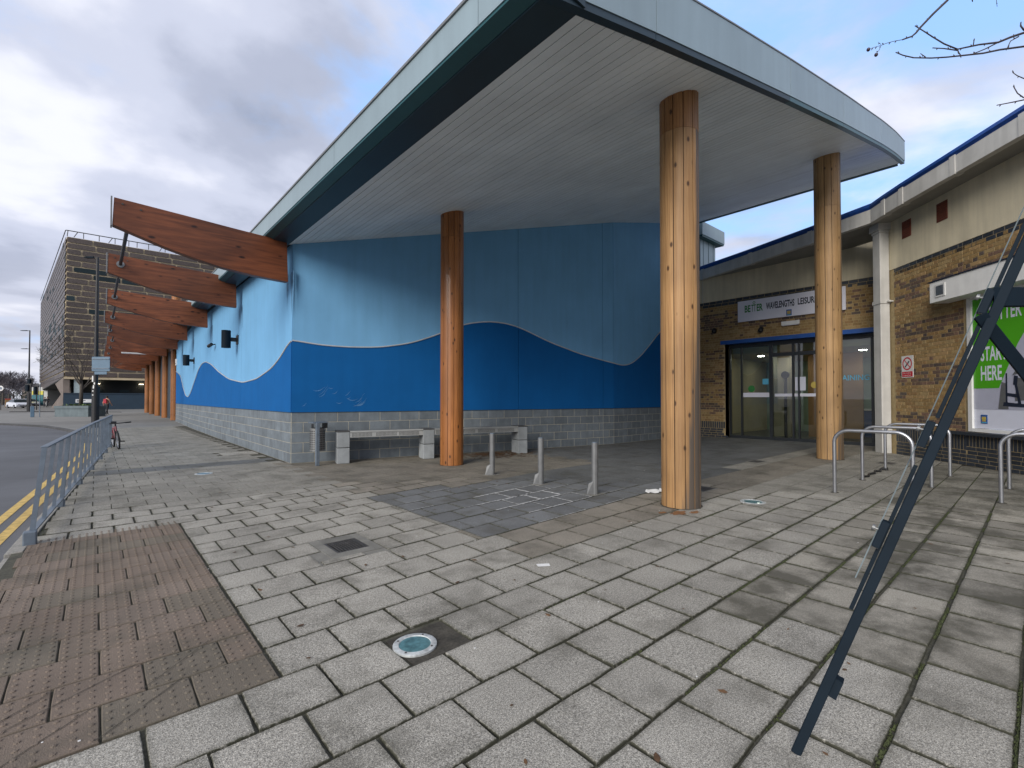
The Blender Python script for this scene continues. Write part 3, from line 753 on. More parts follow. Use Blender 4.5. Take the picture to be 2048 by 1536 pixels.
for si, ((a, av), (b, bv)) in enumerate(zip(WA, WA[1:])):
    nn = max(2, int((b-a)/0.12)); d = Vector((b-a, bv-av, 0)).normalized(); nrm_ = Vector((d.y, -d.x, 0))
    g_ = 0.006
    xs = [a+g_+(b-a-2*g_)*i/nn for i in range(nn+1)]
    for nm, m_, lo, hi, off in (('upper_panel', 'blue_light', lambda x: smooth(wf, x), lambda x: RZ(x)+0.03, 0.0), ('lower_panel', 'blue_dark', lambda x: PL, lambda x: smooth(wf, x), 0.012)):
        mb = MB(); V = []
        for x in xs:
            p = Vector((x, wallA(x), 0))+nrm_*off
            V += [p+Vector((0,0,lo(x))), p+Vector((0,0,hi(x)))]
        Fb = [(v - nrm_*0.1) for v in V]; n2_ = len(V)
        fs = [(2*i, 2*i+2, 2*i+3, 2*i+1) for i in range(nn)]
        fs += [(2*i+1, 2*i+3, 2*i+3+n2_, 2*i+1+n2_) for i in range(nn)] + [(2*i, 2*i+n2_, 2*i+2+n2_, 2*i+2) for i in range(nn)] + [(0, 1, 1+n2_, n2_), (2*nn, 2*nn+n2_, 2*nn+1+n2_, 2*nn+1)]
        mb.add(V+Fb, fs, tint=0.5); mb.build(nm, m_, lc)
    mb = MB(); mb.tube([Vector((x, wallA(x), smooth(wf, x)))+nrm_*0.016 for x in xs], 0.018, 6); mb.build('wave_trim', 'trim', lc)
# street side
WS = [(11.14, 3.27), (20, 3.34), (28, 3.50), (36.7, 3.82)]
wv = [(11.14, 2.76), (11.5, 2.64), (11.95, 2.43), (12.75, 2.20), (14.2, 1.99), (15.9, 1.93), (18.0, 2.10), (19.7, 2.40), (21.6, 2.80), (23.0, 2.98), (24.0, 2.96), (25.0, 2.78), (26.3, 2.30), (27.8, 1.72), (29.0, 1.52), (30.3, 1.62), (31.6, 2.05), (33.5, 2.8), (36.7, 3.2)]
seg = [11.14, 16.2, 21.5, 26.9, 32.2, 36.7]
for a, b in zip(seg, seg[1:]):
    nn = 30; vs = [a+0.006+(b-a-0.012)*i/nn for i in range(nn+1)]
    for nm, m_, lo, hi, off in (('upper_panel', 'blue_light', lambda v: smooth(wv, v, .3), lambda v: 4.97, 0.0), ('lower_panel', 'blue_dark', lambda v: PL, lambda v: smooth(wv, v, .3), 0.012)):
        mb = MB(); V = []
        for v in vs:
            x = interp(WS, v)-off; V += [Vector((x, v, lo(v))), Vector((x, v, hi(v)))]
        Fb = [q+Vector((0.1, 0, 0)) for q in V]; n2_ = len(V)
        fs = [(2*i, 2*i+1, 2*i+3, 2*i+2) for i in range(nn)] + [(2*i+1, 2*i+1+n2_, 2*i+3+n2_, 2*i+3) for i in range(nn)] + [(2*i, 2*i+2, 2*i+2+n2_, 2*i+n2_) for i in range(nn)]
        fs += [(0, n2_, 1+n2_, 1)]
        mb.add(V+Fb, fs, tint=0.5); mb.build(nm, m_, lc)
    mb = MB(); mb.tube([Vector((interp(WS, v)-0.016, v, smooth(wv, v, .3))) for v in vs], 0.018, 6); mb.build('wave_trim', 'trim', lc)
# block plinth
blocks = []
BH, BL = PL/5, 0.49
def bl_course(F, length, c, start, top=PL):
    out = []; off = BL/2 if c % 2 else 0
    x = -off
    while x < length:
        a = max(x, 0); b = min(x+BL, length)
        if b-a > 0.04: out.append((a+0.0065, b-0.0065, c*BH+0.006, (c+1)*BH-0.006))
        x += BL
    return out
frames = []
for (a, av), (b, bv) in zip(WA, WA[1:]):
    frames.append((Frame((a, av, 0), (b-a, bv-av, 0)), math.hypot(b-a, bv-av)))
for (v0, u0), (v1, u1) in zip(WS, WS[1:]):
    frames.append((Frame((u1, v1, 0), (u0-u1, v0-v1, 0)), math.hypot(u1-u0, v1-v0)))
mb = MB()
for F, ln in frames:
    mb.fbox(F, 0, ln, 0, PL-0.004, -0.12, 0.006)
    for c in range(5):
        for (a, b, z0, z1) in bl_course(F, ln, c, 0): blocks.append((F, a, b, z0, z1))
mb.build('plinth_mortar', 'mortar_grey', lc)
blocks.sort(key=lambda q: -px_area(q[0].p((q[1]+q[2])/2, q[3]), (q[2]-q[1])*abs(q[0].n.dot((Vector((0,0,1.4))-q[0].p(q[1], q[3])).normalized()))))
def block_mb(mb, F, a, b, z0, z1, n0, n1, bev=0.004):
    P = F.p
    V = [P(a, z0, n0), P(b, z0, n0), P(b, z1, n0), P(a, z1, n0), P(a, z0, n1-bev), P(b, z0, n1-bev), P(b, z1, n1-bev), P(a, z1, n1-bev), P(a+bev, z0+bev, n1), P(b-bev, z0+bev, n1), P(b-bev, z1-bev, n1), P(a+bev, z1-bev, n1)]
    fs = [(8,9,10,11)] + [(q, (q+1) % 4, 4+(q+1) % 4, 4+q) for q in range(4)] + [(4+q, 4+(q+1) % 4, 8+(q+1) % 4, 8+q) for q in range(4)]
    mb.add(V, fs)
for F, a, b, z0, z1 in blocks[:300]:
    mb = MB(); block_mb(mb, F, a, b, z0, z1, 0.0, 0.011+R.uniform(-.001, .001)); mb.build('block', 'block', lc)
mb = MB()
for F, a, b, z0, z1 in blocks[300:]: block_mb(mb, F, a, b, z0, z1, 0.0, 0.011)
mb.build('blocks', 'block', lc, kind='stuff')
# sill line over plinth
for F, ln in frames:
    mb = MB(); mb.fbox(F, 0, ln, PL-0.006, PL+0.006, -0.02, 0.022); mb.build('plinth_cap', 'navy', lc)
# solid body behind the walls
mb = MB(); mb.prism([(3.45, 11.25, 0), (12.43, 9.26, 0), (17.4, 9.26, 0), (17.4, 60, 0), (4.1, 60, 0), (4.0, 36.7, 0), (3.5, 20, 0)], (0, 0, 4.9)); mb.build('inner_wall', 'navy', lc)

# canopy roof
roof = MB()
us = [EU+(REND-EU)*i/16 for i in range(17)]
V = []
for u in us: V += [(u, FVU(u)+0.01, RZ(u)+0.30), (u, 62, RZ(u)+0.30)]
roof.add(V, [(2*i, 2*i+2, 2*i+3, 2*i+1) for i in range(16)]); roof = roof.build('roof', 'fascia', lc)
bw = 0.1472; x = SU
bgap = MB(); V = []
for u in [SU+(REND-0.1-SU)*i/16 for i in range(17)]: V += [(u, FVU(u)+0.07, RZ(u)+0.014), (u, 13, RZ(u)+0.014)]
bgap.add(V, [(2*i, 2*i+1, 2*i+3, 2*i+2) for i in range(16)]); bgap.build('soffit_backing', 'soffit_gap', lc)
k = 0
while x+bw < REND-0.08:
    x1 = x+bw-0.010; y1 = (wallA(x1)+0.05)
    zz = R.uniform(-0.0012, 0.0012)
    mb = MB(); a0, a1 = RZ(x)+zz, RZ(x1)+zz
    mb.hexa([(x, FVU(x)+0.085, a0), (x1, FVU(x1)+0.085, a1), (x1, y1, a1), (x, y1, a0), (x, FVU(x)+0.085, a0+0.012), (x1, FVU(x1)+0.085, a1+0.012), (x1, y1, a1+0.012), (x, y1, a0+0.012)])
    mb.build('soffit_board', 'soffit', lc); x += bw; k += 1
# street eave soffit band: navy board, teal edge, pale fascia; all run the full length
def eave(name, pts, m_, v0, v1):
    mb = MB(); mb.prism([(a, v0, z) for a, z in pts], (0, v1-v0, 0)); return mb.build(name, m_, lc)
segs = [RFRONT]+[RFRONT+0.9+3.6*i for i in range(17)]
for a, b in zip(segs, segs[1:]):
    eave('eave_fascia', [(EU-0.012, 4.985), (EU+0.02, 4.985), (EU+0.02, 5.33), (EU-0.012, 5.33)], 'fascia', a+0.004, b-0.004)
eave('eave_drip', [(EU, 4.955), (2.83, 4.915), (2.83, 4.99), (EU, 4.99)], 'teal', RFRONT+0.0, 61)
eave('eave_board', [(2.836, 4.90), (SU, 4.885), (SU, 4.99), (2.836, 4.99)], 'navy', RFRONT+0.02, 61)
eave('roof_edge', [(EU-0.03, 5.33), (EU+0.1, 5.33), (EU+0.1, 5.36), (EU-0.03, 5.36)], 'steel_dull', RFRONT, 61)
# front fascia
fs_ = [EU, 4.28, 7.95, 10.8, 14.1, REND]
for a, b in zip(fs_, fs_[1:]):
    for nm, m_, y0, y1, dz0, dz1 in (('fascia_panel', 'fascia', -0.012, 0.02, 0.055, 0.62), ('fascia_drip', 'navy' if a < 5 else 'teal', -0.002, 0.085, -0.02, 0.055), ('roof_edge', 'steel_dull', -0.02, 0.06, 0.622, 0.64)):
        mb = MB(); nn = 6
        xs = [a+0.005+(b-a-0.01)*i/nn for i in range(nn+1)]
        for p, q in zip(xs, xs[1:]):
            top = lambda u: min(RZ(u)+dz1, 9e9) if u > EU+1.9 else RZ(u)+dz1-(0.62-0.46)*(0 if dz1 < 0.2 else 1)*(EU+1.9-u)/1.9
            vp, vq = FVU(p), FVU(q)
            mb.hexa([(p,vp+y0,RZ(p)+dz0),(q,vq+y0,RZ(q)+dz0),(q,vq+y1,RZ(q)+dz0),(p,vp+y1,RZ(p)+dz0),(p,vp+y0,top(p)),(q,vq+y0,top(q)),(q,vq+y1,top(q)),(p,vp+y1,top(p))], tint=0.5)
        mb.build(nm, m_, lc)
zr = RZ(REND)
mb = MB(); mb.box((REND-0.02, RFRONT+0.022, zr+0.055), (REND+0.012, 30, zr+0.63)); mb.build('fascia_panel', 'fascia', lc)
mb = MB(); mb.box((REND-0.13, RFRONT+0.13, zr-0.03), (REND+0.002, 30, zr+0.053)); mb.build('fascia_drip', 'teal', lc)
# clad upper storey showing over the brick wing
mb = MB(); mb.box((18.3, 9.15, 5.0), (19.62, 30, 8.0)); up = mb.build('upper_storey', 'fascia', lc)
mb = MB(); mb.box((18.0, 8.9, 8.0), (19.95, 30, 8.52)); mb.build('parapet', 'fascia', up)
mb = MB(); mb.box((18.02, 8.92, 7.93), (19.93, 30, 8.0)); mb.build('drip', 'teal', up)
for xx in (18.55, 19.0, 19.42):
    mb = MB(); mb.box((xx, 9.14, 5.0), (xx+0.012, 9.152, 7.93)); mb.build('seam', 'teal', up)

# curved glulam beams
bt = [(3.12, 4.90), (2.667, 4.937), (2.063, 4.968), (1.349, 5.012), (0.674, 5.05), (0.20, 5.075)]
bb = [(0.181, 4.575), (0.487, 4.478), (0.967, 4.325), (1.419, 4.212), (1.903, 4.117), (2.42, 4.062), (2.8, 4.04), (3.15, 4.03)]
BV = [11.12, 16.2, 21.5, 26.9, 32.2, 37.7, 43.2, 48.8, 54.4, 60.0]
for i, v in enumerate(BV):
    dz = 0.0 if i == 0 else 0.17; dx = 0.0 if v < 20 else 0.06 if v < 30 else 0.25
    s_ = 0.0
    mb = MB(); poly = [(a+dx, v-0.09, b+dz) for a, b in bt] + [(a+dx, v-0.09, b+dz) for a, b in bb]
    mb.prism(poly, (0, 0.18, 0), tint=R.random())
    bo = mb.build('timber_beam', 'glulam', lc, bevel=0.006)
    mb = MB(); mb.box((0.155+dx, v-0.10, 4.56+dz), (0.178+dx, v+0.10, 5.085+dz)); mb.build('end_plate', 'steel_dull', bo)
    mb = MB()
    for bx, bz in ((0.32, 4.98), (0.58, 4.94)): mb.tube([(bx+dx, v-0.104, bz+dz), (bx+dx, v-0.088, bz+dz)], 0.017, 8)
    mb.build('bolt_heads', 'cast_iron', bo)
    if i < len(BV)-1:
        z_ = 4.86+(0.10 if i == 0 else 0.14)
        mb = MB(); mb.tube([(0.44+dx, v+0.10, z_-0.03), (0.44+dx, BV[i+1]-0.10, 4.99)], 0.036, 10); mb.build('tie_rod', 'black', lc, smooth=False)
        mb = MB(); mb.tube([(0.44+dx, BV[i+1]-0.125, 4.99), (0.44+dx, BV[i+1]-0.095, 4.99)], 0.085, 14); mb.build('tie_flange', 'steel_dull', lc)

# timber columns: twelve staves round a core, cut once near the top
def column(x, y, ztop, r, zj, m_lo, m_hi, parent, n=12, rot=0.0, lean=0, label=None):
    c = MB(); c.cyl((x, y), r-0.03, 0.0, ztop, n=24); core = c.build('timber_column', 'black', parent, label=label)
    for (z0, z1, m_) in ((0.004, zj-0.002, m_lo), (zj+0.002, ztop, m_hi)):
        if z1-z0 < 0.05: continue
        for k in range(n):
            a0 = rot+2*math.pi*k/n+0.020; a1 = rot+2*math.pi*(k+1)/n-0.020
            angs = [a0+(a1-a0)*q/4 for q in range(5)]; rr = [r-0.004, r-0.0005, r, r-0.0005, r-0.004]
            V = []
            def rz_(zz, px_, py_): return zz if zz < ztop-0.001 else RZ(px_)+0.004 if zt_slope else zz
            zt_slope = ztop > 4.5
            zs = [z0, z1]
            for zz in zs:
                for q, rq in zip(angs, rr):
                    px_, py_ = x+rq*math.cos(q), y+rq*math.sin(q); V.append((px_, py_, rz_(zz, px_, py_)))
                for q in (angs[-1], angs[0]):
                    px_, py_ = x+(r-0.035)*math.cos(q), y+(r-0.035)*math.sin(q); V.append((px_, py_, rz_(zz, px_, py_)))
            fs = [(q, q+1, q+8, q+7) for q in range(6)]+[(6, 0, 7, 13)]+[(6,5,4,3,2,1,0), (7,8,9,10,11,12,13)]
            mb = MB(); mb.add(V, fs, tint=R.random()); mb.build('stave', m_, core, auto=20)
    return core
column(5.88, 8.65, RZ(5.88)+0.0, 0.255, 4.98, 'wood_orange', 'wood_orange', lc, rot=0.1)
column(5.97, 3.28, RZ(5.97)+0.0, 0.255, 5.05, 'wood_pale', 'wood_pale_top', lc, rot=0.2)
column(13.25, 3.42, RZ(13.25)+0.0, 0.275, 6.05, 'wood_beige', 'wood_beige', lc, rot=0.05)
mb = MB(); mb.box((12.93, 3.17, 0.35), (12.97, 3.23, 0.62))
for k in range(5):
    v = 38.55+5.6*k; column(3.98, v, 4.25, 0.27, 9, 'wood_orange', 'wood_orange', lc, n=12)
    mb = MB(); mb.box((3.84, v-0.12, 4.2), (4.12, v+0.12, 4.9)); mb.build('column_head', 'black', lc)
# recess behind the street columns
mb = MB(); mb.box((4.5, 36.9, 0), (4.6, 62, 4.9)); mb.build('recess_wall', 'navy', lc)

# wall lights and camera on the street wall (hang on the building)
def wall_light(v, zlo, zhi, label):
    x = interp(WS, v)
    t_ = thing('wall_light', label, 'wall light', (x, v, zlo), 'black up and down lights on the blue street wall')
    mb = MB(); mb.cyl((x-0.32, v), 0.13, zlo, zhi, n=20); bd = mb.build('lamp_body', 'dark_steel', t_, auto=30)
    mb = MB(); mb.box((x-0.22, v-0.05, (zlo+zhi)/2-0.06), (x-0.02, v+0.05, (zlo+zhi)/2+0.06)); mb.box((x-0.03, v-0.12, (zlo+zhi)/2-0.14), (x, v+0.12, (zlo+zhi)/2+0.14)); mb.build('bracket', 'black', t_)
wall_light(16.75, 3.02, 3.56, 'black cylinder wall light nearest the building corner on the light blue street wall')
wall_light(26.7, 3.0, 3.5, 'far black cylinder wall light above the dip of the wave on the street wall')
x = interp(WS, 20.7); t_ = thing('security_camera', 'tiny black camera on the light blue street wall between the two cylinder lights', 'camera', (x, 20.7, 3.45))
mb = MB(); mb.tube([(x, 20.7, 3.5), (x-0.15, 20.7, 3.46)], 0.02, 8); mb.build('arm', 'black', t_); mb = MB(); mb.tube([(x-0.14, 20.6, 3.48), (x-0.2, 20.85, 3.42)], 0.06, 10); mb.build('housing', 'black', t_)
x = 3.84; t_ = thing('alarm_box', 'small white alarm box at the far end of the blue street wall', 'alarm box', (x, 36.3, 3.6))
mb = MB(); mb.box((x-0.1, 36.2, 3.55), (x, 36.5, 3.95)); mb.build('casing', 'paint_white', t_, bevel=0.01); mb = MB(); mb.box((x-0.115, 36.28, 3.62), (x-0.1, 36.42, 3.7)); mb.build('label_plate', 'ink', t_)
t_ = thing('strip_light', 'slim white strip light under the far timber beams', 'light', (1.9, 40, 4.35))
mb = MB(); mb.box((1.2, 39.9, 4.42), (2.5, 40.1, 4.5)); mb.build('housing', 'paint_white', t_); mb = MB(); mb.box((1.25, 39.93, 4.40), (2.45, 40.07, 4.42)); mb.build('diffuser', 'sign_white', t_)

# ================================================================== BRICK WING
bk = thing('brick_wing', 'yellow brick wing with dark brick bands, cream render and blue roof edge', 'building', (17.43, 5.5, 0))
F1 = Frame((17.43, 8.78, 0), (0, -1, 0))         # entrance wall: r = 8.78 - V
F2 = Frame((15.9, 2.75, 0), P2d)                 # wall with the poster
bricks = []
def band(z, bands):
    return any(a <= z <= b for a, b in bands)
def lay(F, r0, r1, zlist, cut, bands, bl=0.245, hd=0.118, sc_=1.0):
    """zlist: (z0,z1,kind)"""
    for ci, (z0, z1, kd) in enumerate(zlist):
        zc = (z0+z1)/2
        if kd == 'soldier':
            x = r0
            while x < r1-0.02:
                if not cut(x+0.04, zc): bricks.append((F, x+0.008, x+0.075, z0+0.007, z1-0.007, 'brick_blue'))
                x += 0.083
            continue
        x = r0-(bl+hd)*0.5*(ci % 2) - (0.03 if ci % 3 == 0 else 0)
        hdr = False
        while x < r1:
            ww = bl if kd in ('blue',) else (hd if hdr else bl)
            if kd == 'blue' and x == r0: pass
            hdr = not hdr
            a = max(x, r0); b = min(x+ww, r1); x += ww
            if b-a < 0.035: continue
            if cut((a+b)/2, zc): continue
            m_ = 'brick_blue' if kd == 'blue' else ('brick_brown' if (band(zc, bands) and R.random() < 0.72) or R.random() < 0.05 else 'brick_yellow')
            bricks.append((F, a+0.006, b-0.006, z0+0.0055, z1-0.0055, m_))
# wall 2 courses
Z2 = [(0.0+0.083*i, 0.083*(i+1), 'blue') for i in range(3)] + [(0.25, 0.43, 'blue'), ]
Z2 = [(0.083*i-0.0, 0.083*(i+1), 'blue') for i in range(4)] + [(0.332, 0.70, 'soldier')]
Z2a = [(0.083*i, 0.083*(i+1), 'blue') for i in range(5)] + [(0.415, 0.665, 'soldier')]
z = 0.70; c2 = list(Z2[:4])+[(0.332, 0.70, 'soldier')]
zz = 0.70
while zz < 4.68: c2.append((zz, zz+0.0829, 'brick')); zz += 0.0829
c2 += [(4.678, 4.768, 'blue'), (4.768, 4.858, 'blue')]
b2 = [(3.9, 4.42), (2.85, 3.38), (1.78, 2.25), (0.70, 1.13)]
lay(F2, 0.28, 2.42, c2, lambda r, z: (r > 2.02 and 3.66 < z < 4.17), b2)
c2b = list(Z2a); lay(F2, 6.2, 9.5, c2, lambda r, z: False, b2); lay(F2, 2.42, 6.2, c2b, lambda r, z: False, b2)
c2c = [c for c in c2 if c[0] > 4.1]; lay(F2, 2.42, 6.2, c2c, lambda r, z: z < 4.17, b2)
# wall 1 courses (r = 8.78-V): pier beside the blue wall then lintel zone
c1 = [(0.085*i, 0.085*(i+1), 'blue') for i in range(4)] + [(0.34, 0.60, 'soldier')]
zz = 0.60
while zz < 4.89: c1.append((zz, zz+0.0858, 'brick')); zz += 0.0858
c1 += [(4.892, 5.0, 'blue'), (5.0, 5.108, 'blue')]
b1 = [(4.05, 4.6), (2.95, 3.3), (2.1, 2.5), (0.95, 1.25), (1.45, 1.6)]
doorL, doorR, doorT = 0.99, 5.53, 3.45
lay(F1, -0.35, 5.9, c1, lambda r, z: doorL < r and z < doorT+0.14, b1)
bricks.sort(key=lambda q: -px_area(q[0].p((q[1]+q[2])/2, q[3]), (q[2]-q[1])*(q[4]-q[3])*abs(q[0].n.dot((Vector((0,0,1.4))-q[0].p(q[1], q[3])).normalized()))))
def vis(q):
    p = q[0].p((q[1]+q[2])/2, q[3]); return in_view(p, 0.0)
bv = [q for q in bricks if vis(q)]; bn = [q for q in bricks if not vis(q)]
for q in bv[:300]:
    mb = MB(); block_mb(mb, *q[:5], -0.002, 0.0055+R.uniform(-.001, .001), bev=0.003); mb.build('brick', q[5], bk)
mb = MB(); bm3 = ['brick_yellow', 'brick_brown', 'brick_blue']
for q in bv[300:]+bn:
    k0 = len(mb.f); block_mb(mb, *q[:5], -0.002, 0.0055, bev=0.003)
    for i in range(k0, len(mb.f)): mb.m[i] = bm3.index(q[5])
mb.build('bricks', bm3, bk, kind='stuff')
# mortar / wall cores
mb = MB()
mb.fbox(F1, -0.5, doorL, 0, 6.2, -0.3, 0.0); mb.fbox(F1, doorL, 5.9, doorT+0.14, 6.2, -0.3, 0.0)
mb.fbox(F2, 0.0, 2.6, 0, 6.2, -0.3, -0.0005); mb.fbox(F2, 2.6, 6.2, 0, 0.66, -0.3, -0.0005); mb.fbox(F2, 2.6, 6.2, 3.6, 6.2, -0.3, -0.0005); mb.fbox(F2, 6.2, 9.52, 0, 6.2, -0.3, -0.0005)
mb.build('wall_core', 'mortar', bk)
mb = MB(); mb.add([(15.9,2.75,0),(17.43,2.88,0),(17.43,2.88,6.2),(15.9,2.75,6.2)], [(0,1,2,3)]); mb.build('return_wall', 'mortar', bk)
mb = MB(); mb.fbox(F1, -0.5, 5.7, 5.11, 6.3, -0.001, 0.012); mb.build('render_panel', 'render_cream', bk)
mb = MB(); mb.fbox(F2, 0.0, 9.52, 4.86, 6.3, -0.001, 0.012); mb.build('render_panel', 'render_cream', bk)
mb = MB(); mb.fbox(F1, 1.6-1.45, 1.62-1.45, 5.1, 6.15, 0.012, 0.02); mb.build('render_joint', 'gutter_white', bk)
# dark slate sill under the poster window
mb = MB(); mb.fbox(F2, 2.05, 6.3, 0.668, 0.735, -0.05, 0.14); mb.build('sill', 'brick_blue', bk, bevel=0.004)
# gutter following the bent eave
gp = [(17.52, 9.25, 5.99, 6.36)] + [(17.274, 8.562, 6.0, 6.365), (16.625, 6.559, 6.03, 6.395), (15.932, 4.567, 6.07, 6.435), (15.496, 3.467, 6.09, 6.455), (15.315, 2.974, 6.1, 6.465)] + [(14.9, 2.6, 6.11, 6.48)]
A2 = Vector((15.9-0.675*0.62, 2.75+0.74*0.62, 0))
for tt in (1.5, 3.0, 4.5, 7.0, 9.7):
    q = A2+P2d*tt; gp.append((q.x, q.y, 6.10, 6.46 if tt < 2 else 6.47))
gp[6] = (14.914, 2.637, 6.11, 6.48)
def sweep(name, path, prof, m_, gap=0.0):
    """prof: (offset outwards, z) list relative to the path; one mesh per bay"""
    for i in range(len(path)-1):
        a = path[i]; b = path[i+1]
        A = Vector((a[0], a[1], 0)); B = Vector((b[0], b[1], 0))
        def nrm_at(j):
            p = Vector((path[max(j-1, 0)][0], path[max(j-1, 0)][1], 0)); q = Vector((path[min(j+1, len(path)-1)][0], path[min(j+1, len(path)-1)][1], 0))
            d = (q-p).normalized(); return Vector((d.y, -d.x, 0))
        na, nb = nrm_at(i), nrm_at(i+1); d = (B-A).normalized()*gap
        V = [A+d-na*o+Vector((0,0,a[2]+z)) for o, z in prof]+[B-d-nb*o+Vector((0,0,b[2]+z)) for o, z in prof]
        n = len(prof)
        mb = MB(); mb.add(V, [(k, (k+1) % n, (k+1) % n+n, k+n) for k in range(n)]+[tuple(range(n-1, -1, -1)), tuple(range(n, 2*n))]); mb.build(name, m_, bk)
# note: outward normal of the path is (-d.y, d.x) => use negative offsets for outwards
sweep('gutter', gp, [(0, 0), (0, 0.36), (0.14, 0.36), (0.14, 0)], 'gutter_white', gap=0.003)
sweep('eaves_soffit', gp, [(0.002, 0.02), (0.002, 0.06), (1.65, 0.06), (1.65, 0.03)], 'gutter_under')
sweep('roof_edge', gp, [(0.62, 0.60), (0.15, 0.37), (0.02, 0.37), (-0.03, 0.43), (-0.02, 0.50), (0.05, 0.54), (0.66, 0.72)], 'roof_blue')
for j, (a, b) in enumerate(zip(gp, gp[1:])):
    for tt in ([0.0] if j < 4 or j > 5 else []):
        p = Vector((a[0]+(b[0]-a[0])*tt, a[1]+(b[1]-a[1])*tt, a[2]+(b[2]-a[2])*tt)); d = Vector((b[0]-a[0], b[1]-a[1], 0)).normalized(); nq = Vector((d.y, -d.x, 0))
        mb = MB(); o_ = 0.162; 
        V = []
        for s_ in (-0.07, 0.07):
            for off, z_ in ((-0.012, -0.015), (o_, -0.015), (o_, 0.385), (-0.012, 0.385)): V.append(p+d*s_-nq*(-off*-1)*1.0+Vector((0,0,z_)) if False else p+d*s_-nq*off+Vector((0,0,z_)))
        mb.add(V, [(0,1,2,3),(7,6,5,4),(0,4,5,1),(1,5,6,2),(2,6,7,3),(3,7,4,0)]); mb.build('gutter_joint', 'gutter_white', bk)
# rain-water pipe at the corner
pp = thing('downpipe', 'square cream downpipe at the corner right of the entrance doors', 'downpipe', (15.75, 2.68, 0))
mb = MB(); mb.fbox(F2, -0.14, 0.15, 0.0, 5.9, 0.03, 0.26); mb.build('pipe', 'gutter_white', pp, bevel=0.01)
mb = MB(); mb.fbox(F2, -0.19, 0.20, 5.95, 6.2, 0.0, 0.32); mb.fbox(F2, -0.16, 0.17, 5.88, 5.95, 0.02, 0.28); mb.build('hopper', 'gutter_white', pp, bevel=0.01)
for zc in (3.98, 0.55):
    mb = MB(); mb.fbox(F2, -0.16, 0.17, zc, zc+0.09, 0.02, 0.275); mb.fbox(F2, 0.15, 0.25, zc+0.03, zc+0.06, 0.0, 0.12); mb.build('bracket', 'gutter_white', pp)
# entrance: recessed glazed screen
F3 = Frame((17.78, 8.78, 0), (0, -1, 0))
en = thing('entrance_doors', 'dark framed glass sliding doors below a blue lintel in the brick wing', 'doors', (17.78, 5.5, 0))
mb = MB(); mb.fbox(F1, doorL-0.16, doorR+0.02, doorT, doorT+0.135, -0.30, 0.03); mb.build('lintel', 'frame_blue', en)
mb = MB(); mb.fbox(F1, doorL-0.06, doorL, 0.0, 3.45, -0.35, -0.001); mb.build('left_reveal', 'mortar', en)
fr_ = [(1.0, 1.06), (1.42, 1.47), (2.40, 2.50), (3.12, 3.18), (3.30, 3.35), (4.42, 4.48), (5.30, 5.36), (5.46, 5.53)]
for a, b in fr_:
    mb = MB(); mb.fbox(F3, a, b, 0.03, 3.44, -0.05, 0.05); mb.build('frame', 'frame_dark', en)
mb = MB(); mb.fbox(F3, 1.0, 5.53, 0.0, 0.10, -0.06, 0.06); mb.build('threshold', 'frame_dark', en)
mb = MB(); mb.fbox(F3, 1.0, 5.53, 3.32, 3.45, -0.06, 0.06); mb.build('head_rail', 'frame_dark', en)
mb = MB(); mb.fbox(F3, 2.50, 4.42, 2.92, 3.04, -0.05, 0.04); mb.build('transom', 'frame_dark', en)
for a, b in ((1.06, 1.42), (1.47, 2.40), (2.50, 3.12), (3.18, 4.42), (4.48, 5.46)):
    mb = MB(); mb.add([F3.p(a, 0.1), F3.p(b, 0.1), F3.p(b, 3.32), F3.p(a, 3.32)], [(0,1,2,3)]); mb.build('glass_pane', 'glass', en)
# stickers on the glass
mb = MB(); mb.fbox(F3, 3.20, 3.52, 1.72, 2.18, 0.006, 0.009); mb.build('notice', 'poster_pale', en)
mb = MB(); mb.fbox(F3, 2.16, 2.36, 1.95, 2.15, 0.006, 0.009); mb.build('notice', 'cyan', en)
mb = MB(); mb.tube([F3.p(1.78, 1.80, 0.006), F3.p(1.78, 1.80, 0.010)], 0.12, 20); mb.build('round_sticker', 'green_dark', en)
mb = MB(); mb.tube([F3.p(3.78, 1.9, 0.006), F3.p(3.78, 1.9, 0.009)], 0.11, 20); mb.build('round_sticker', 'badge_gold', en)
mb = MB(); mb.fbox(F3, 1.49, 2.38, 1.50, 1.66, 0.006, 0.009); mb.build('manifestation_strip', 'sign_white', en)
mb = MB(); mb.fbox(F3, 2.56, 4.40, 1.52, 1.62, 0.006, 0.009); mb.build('manifestation_strip', 'sign_white', en)
text('TRAINING', 'lettering', F3, 4.30, 2.02, 0.007, 0.17, 0.95, 'cyan', en, bold=0.01)
# foyer behind the glass
mb = MB(); mb.box((17.85, 2.9, -0.01), (23.5, 8.6, 0.012)); mb.build('foyer_floor', 'floor_in', bk)
mb = MB(); mb.box((17.85, 2.9, 3.1), (23.5, 8.6, 3.4)); mb.build('foyer_ceiling', 'wall_cream', bk)
mb = MB(); mb.box((23.3, 2.9, 0), (23.5, 8.6, 3.1)); mb.build('foyer_wall', 'wall_green', bk)
mb = MB(); mb.box((17.9, 8.5, 0), (23.3, 8.6, 3.1)); mb.build('foyer_wall', 'wall_cream', bk)
mb = MB(); mb.box((17.9, 2.9, 0), (23.3, 3.0, 3.1)); mb.build('foyer_wall', 'wall_green', bk)
mb = MB(); mb.box((20.2, 4.2, 0), (20.3, 5.9, 3.1)); mb.build('foyer_partition', 'wall_orange', bk)
mb = MB(); mb.box((19.6, 6.3, 0), (19.8, 6.9, 3.1)); mb.build('foyer_partition', 'wall_cream', bk)
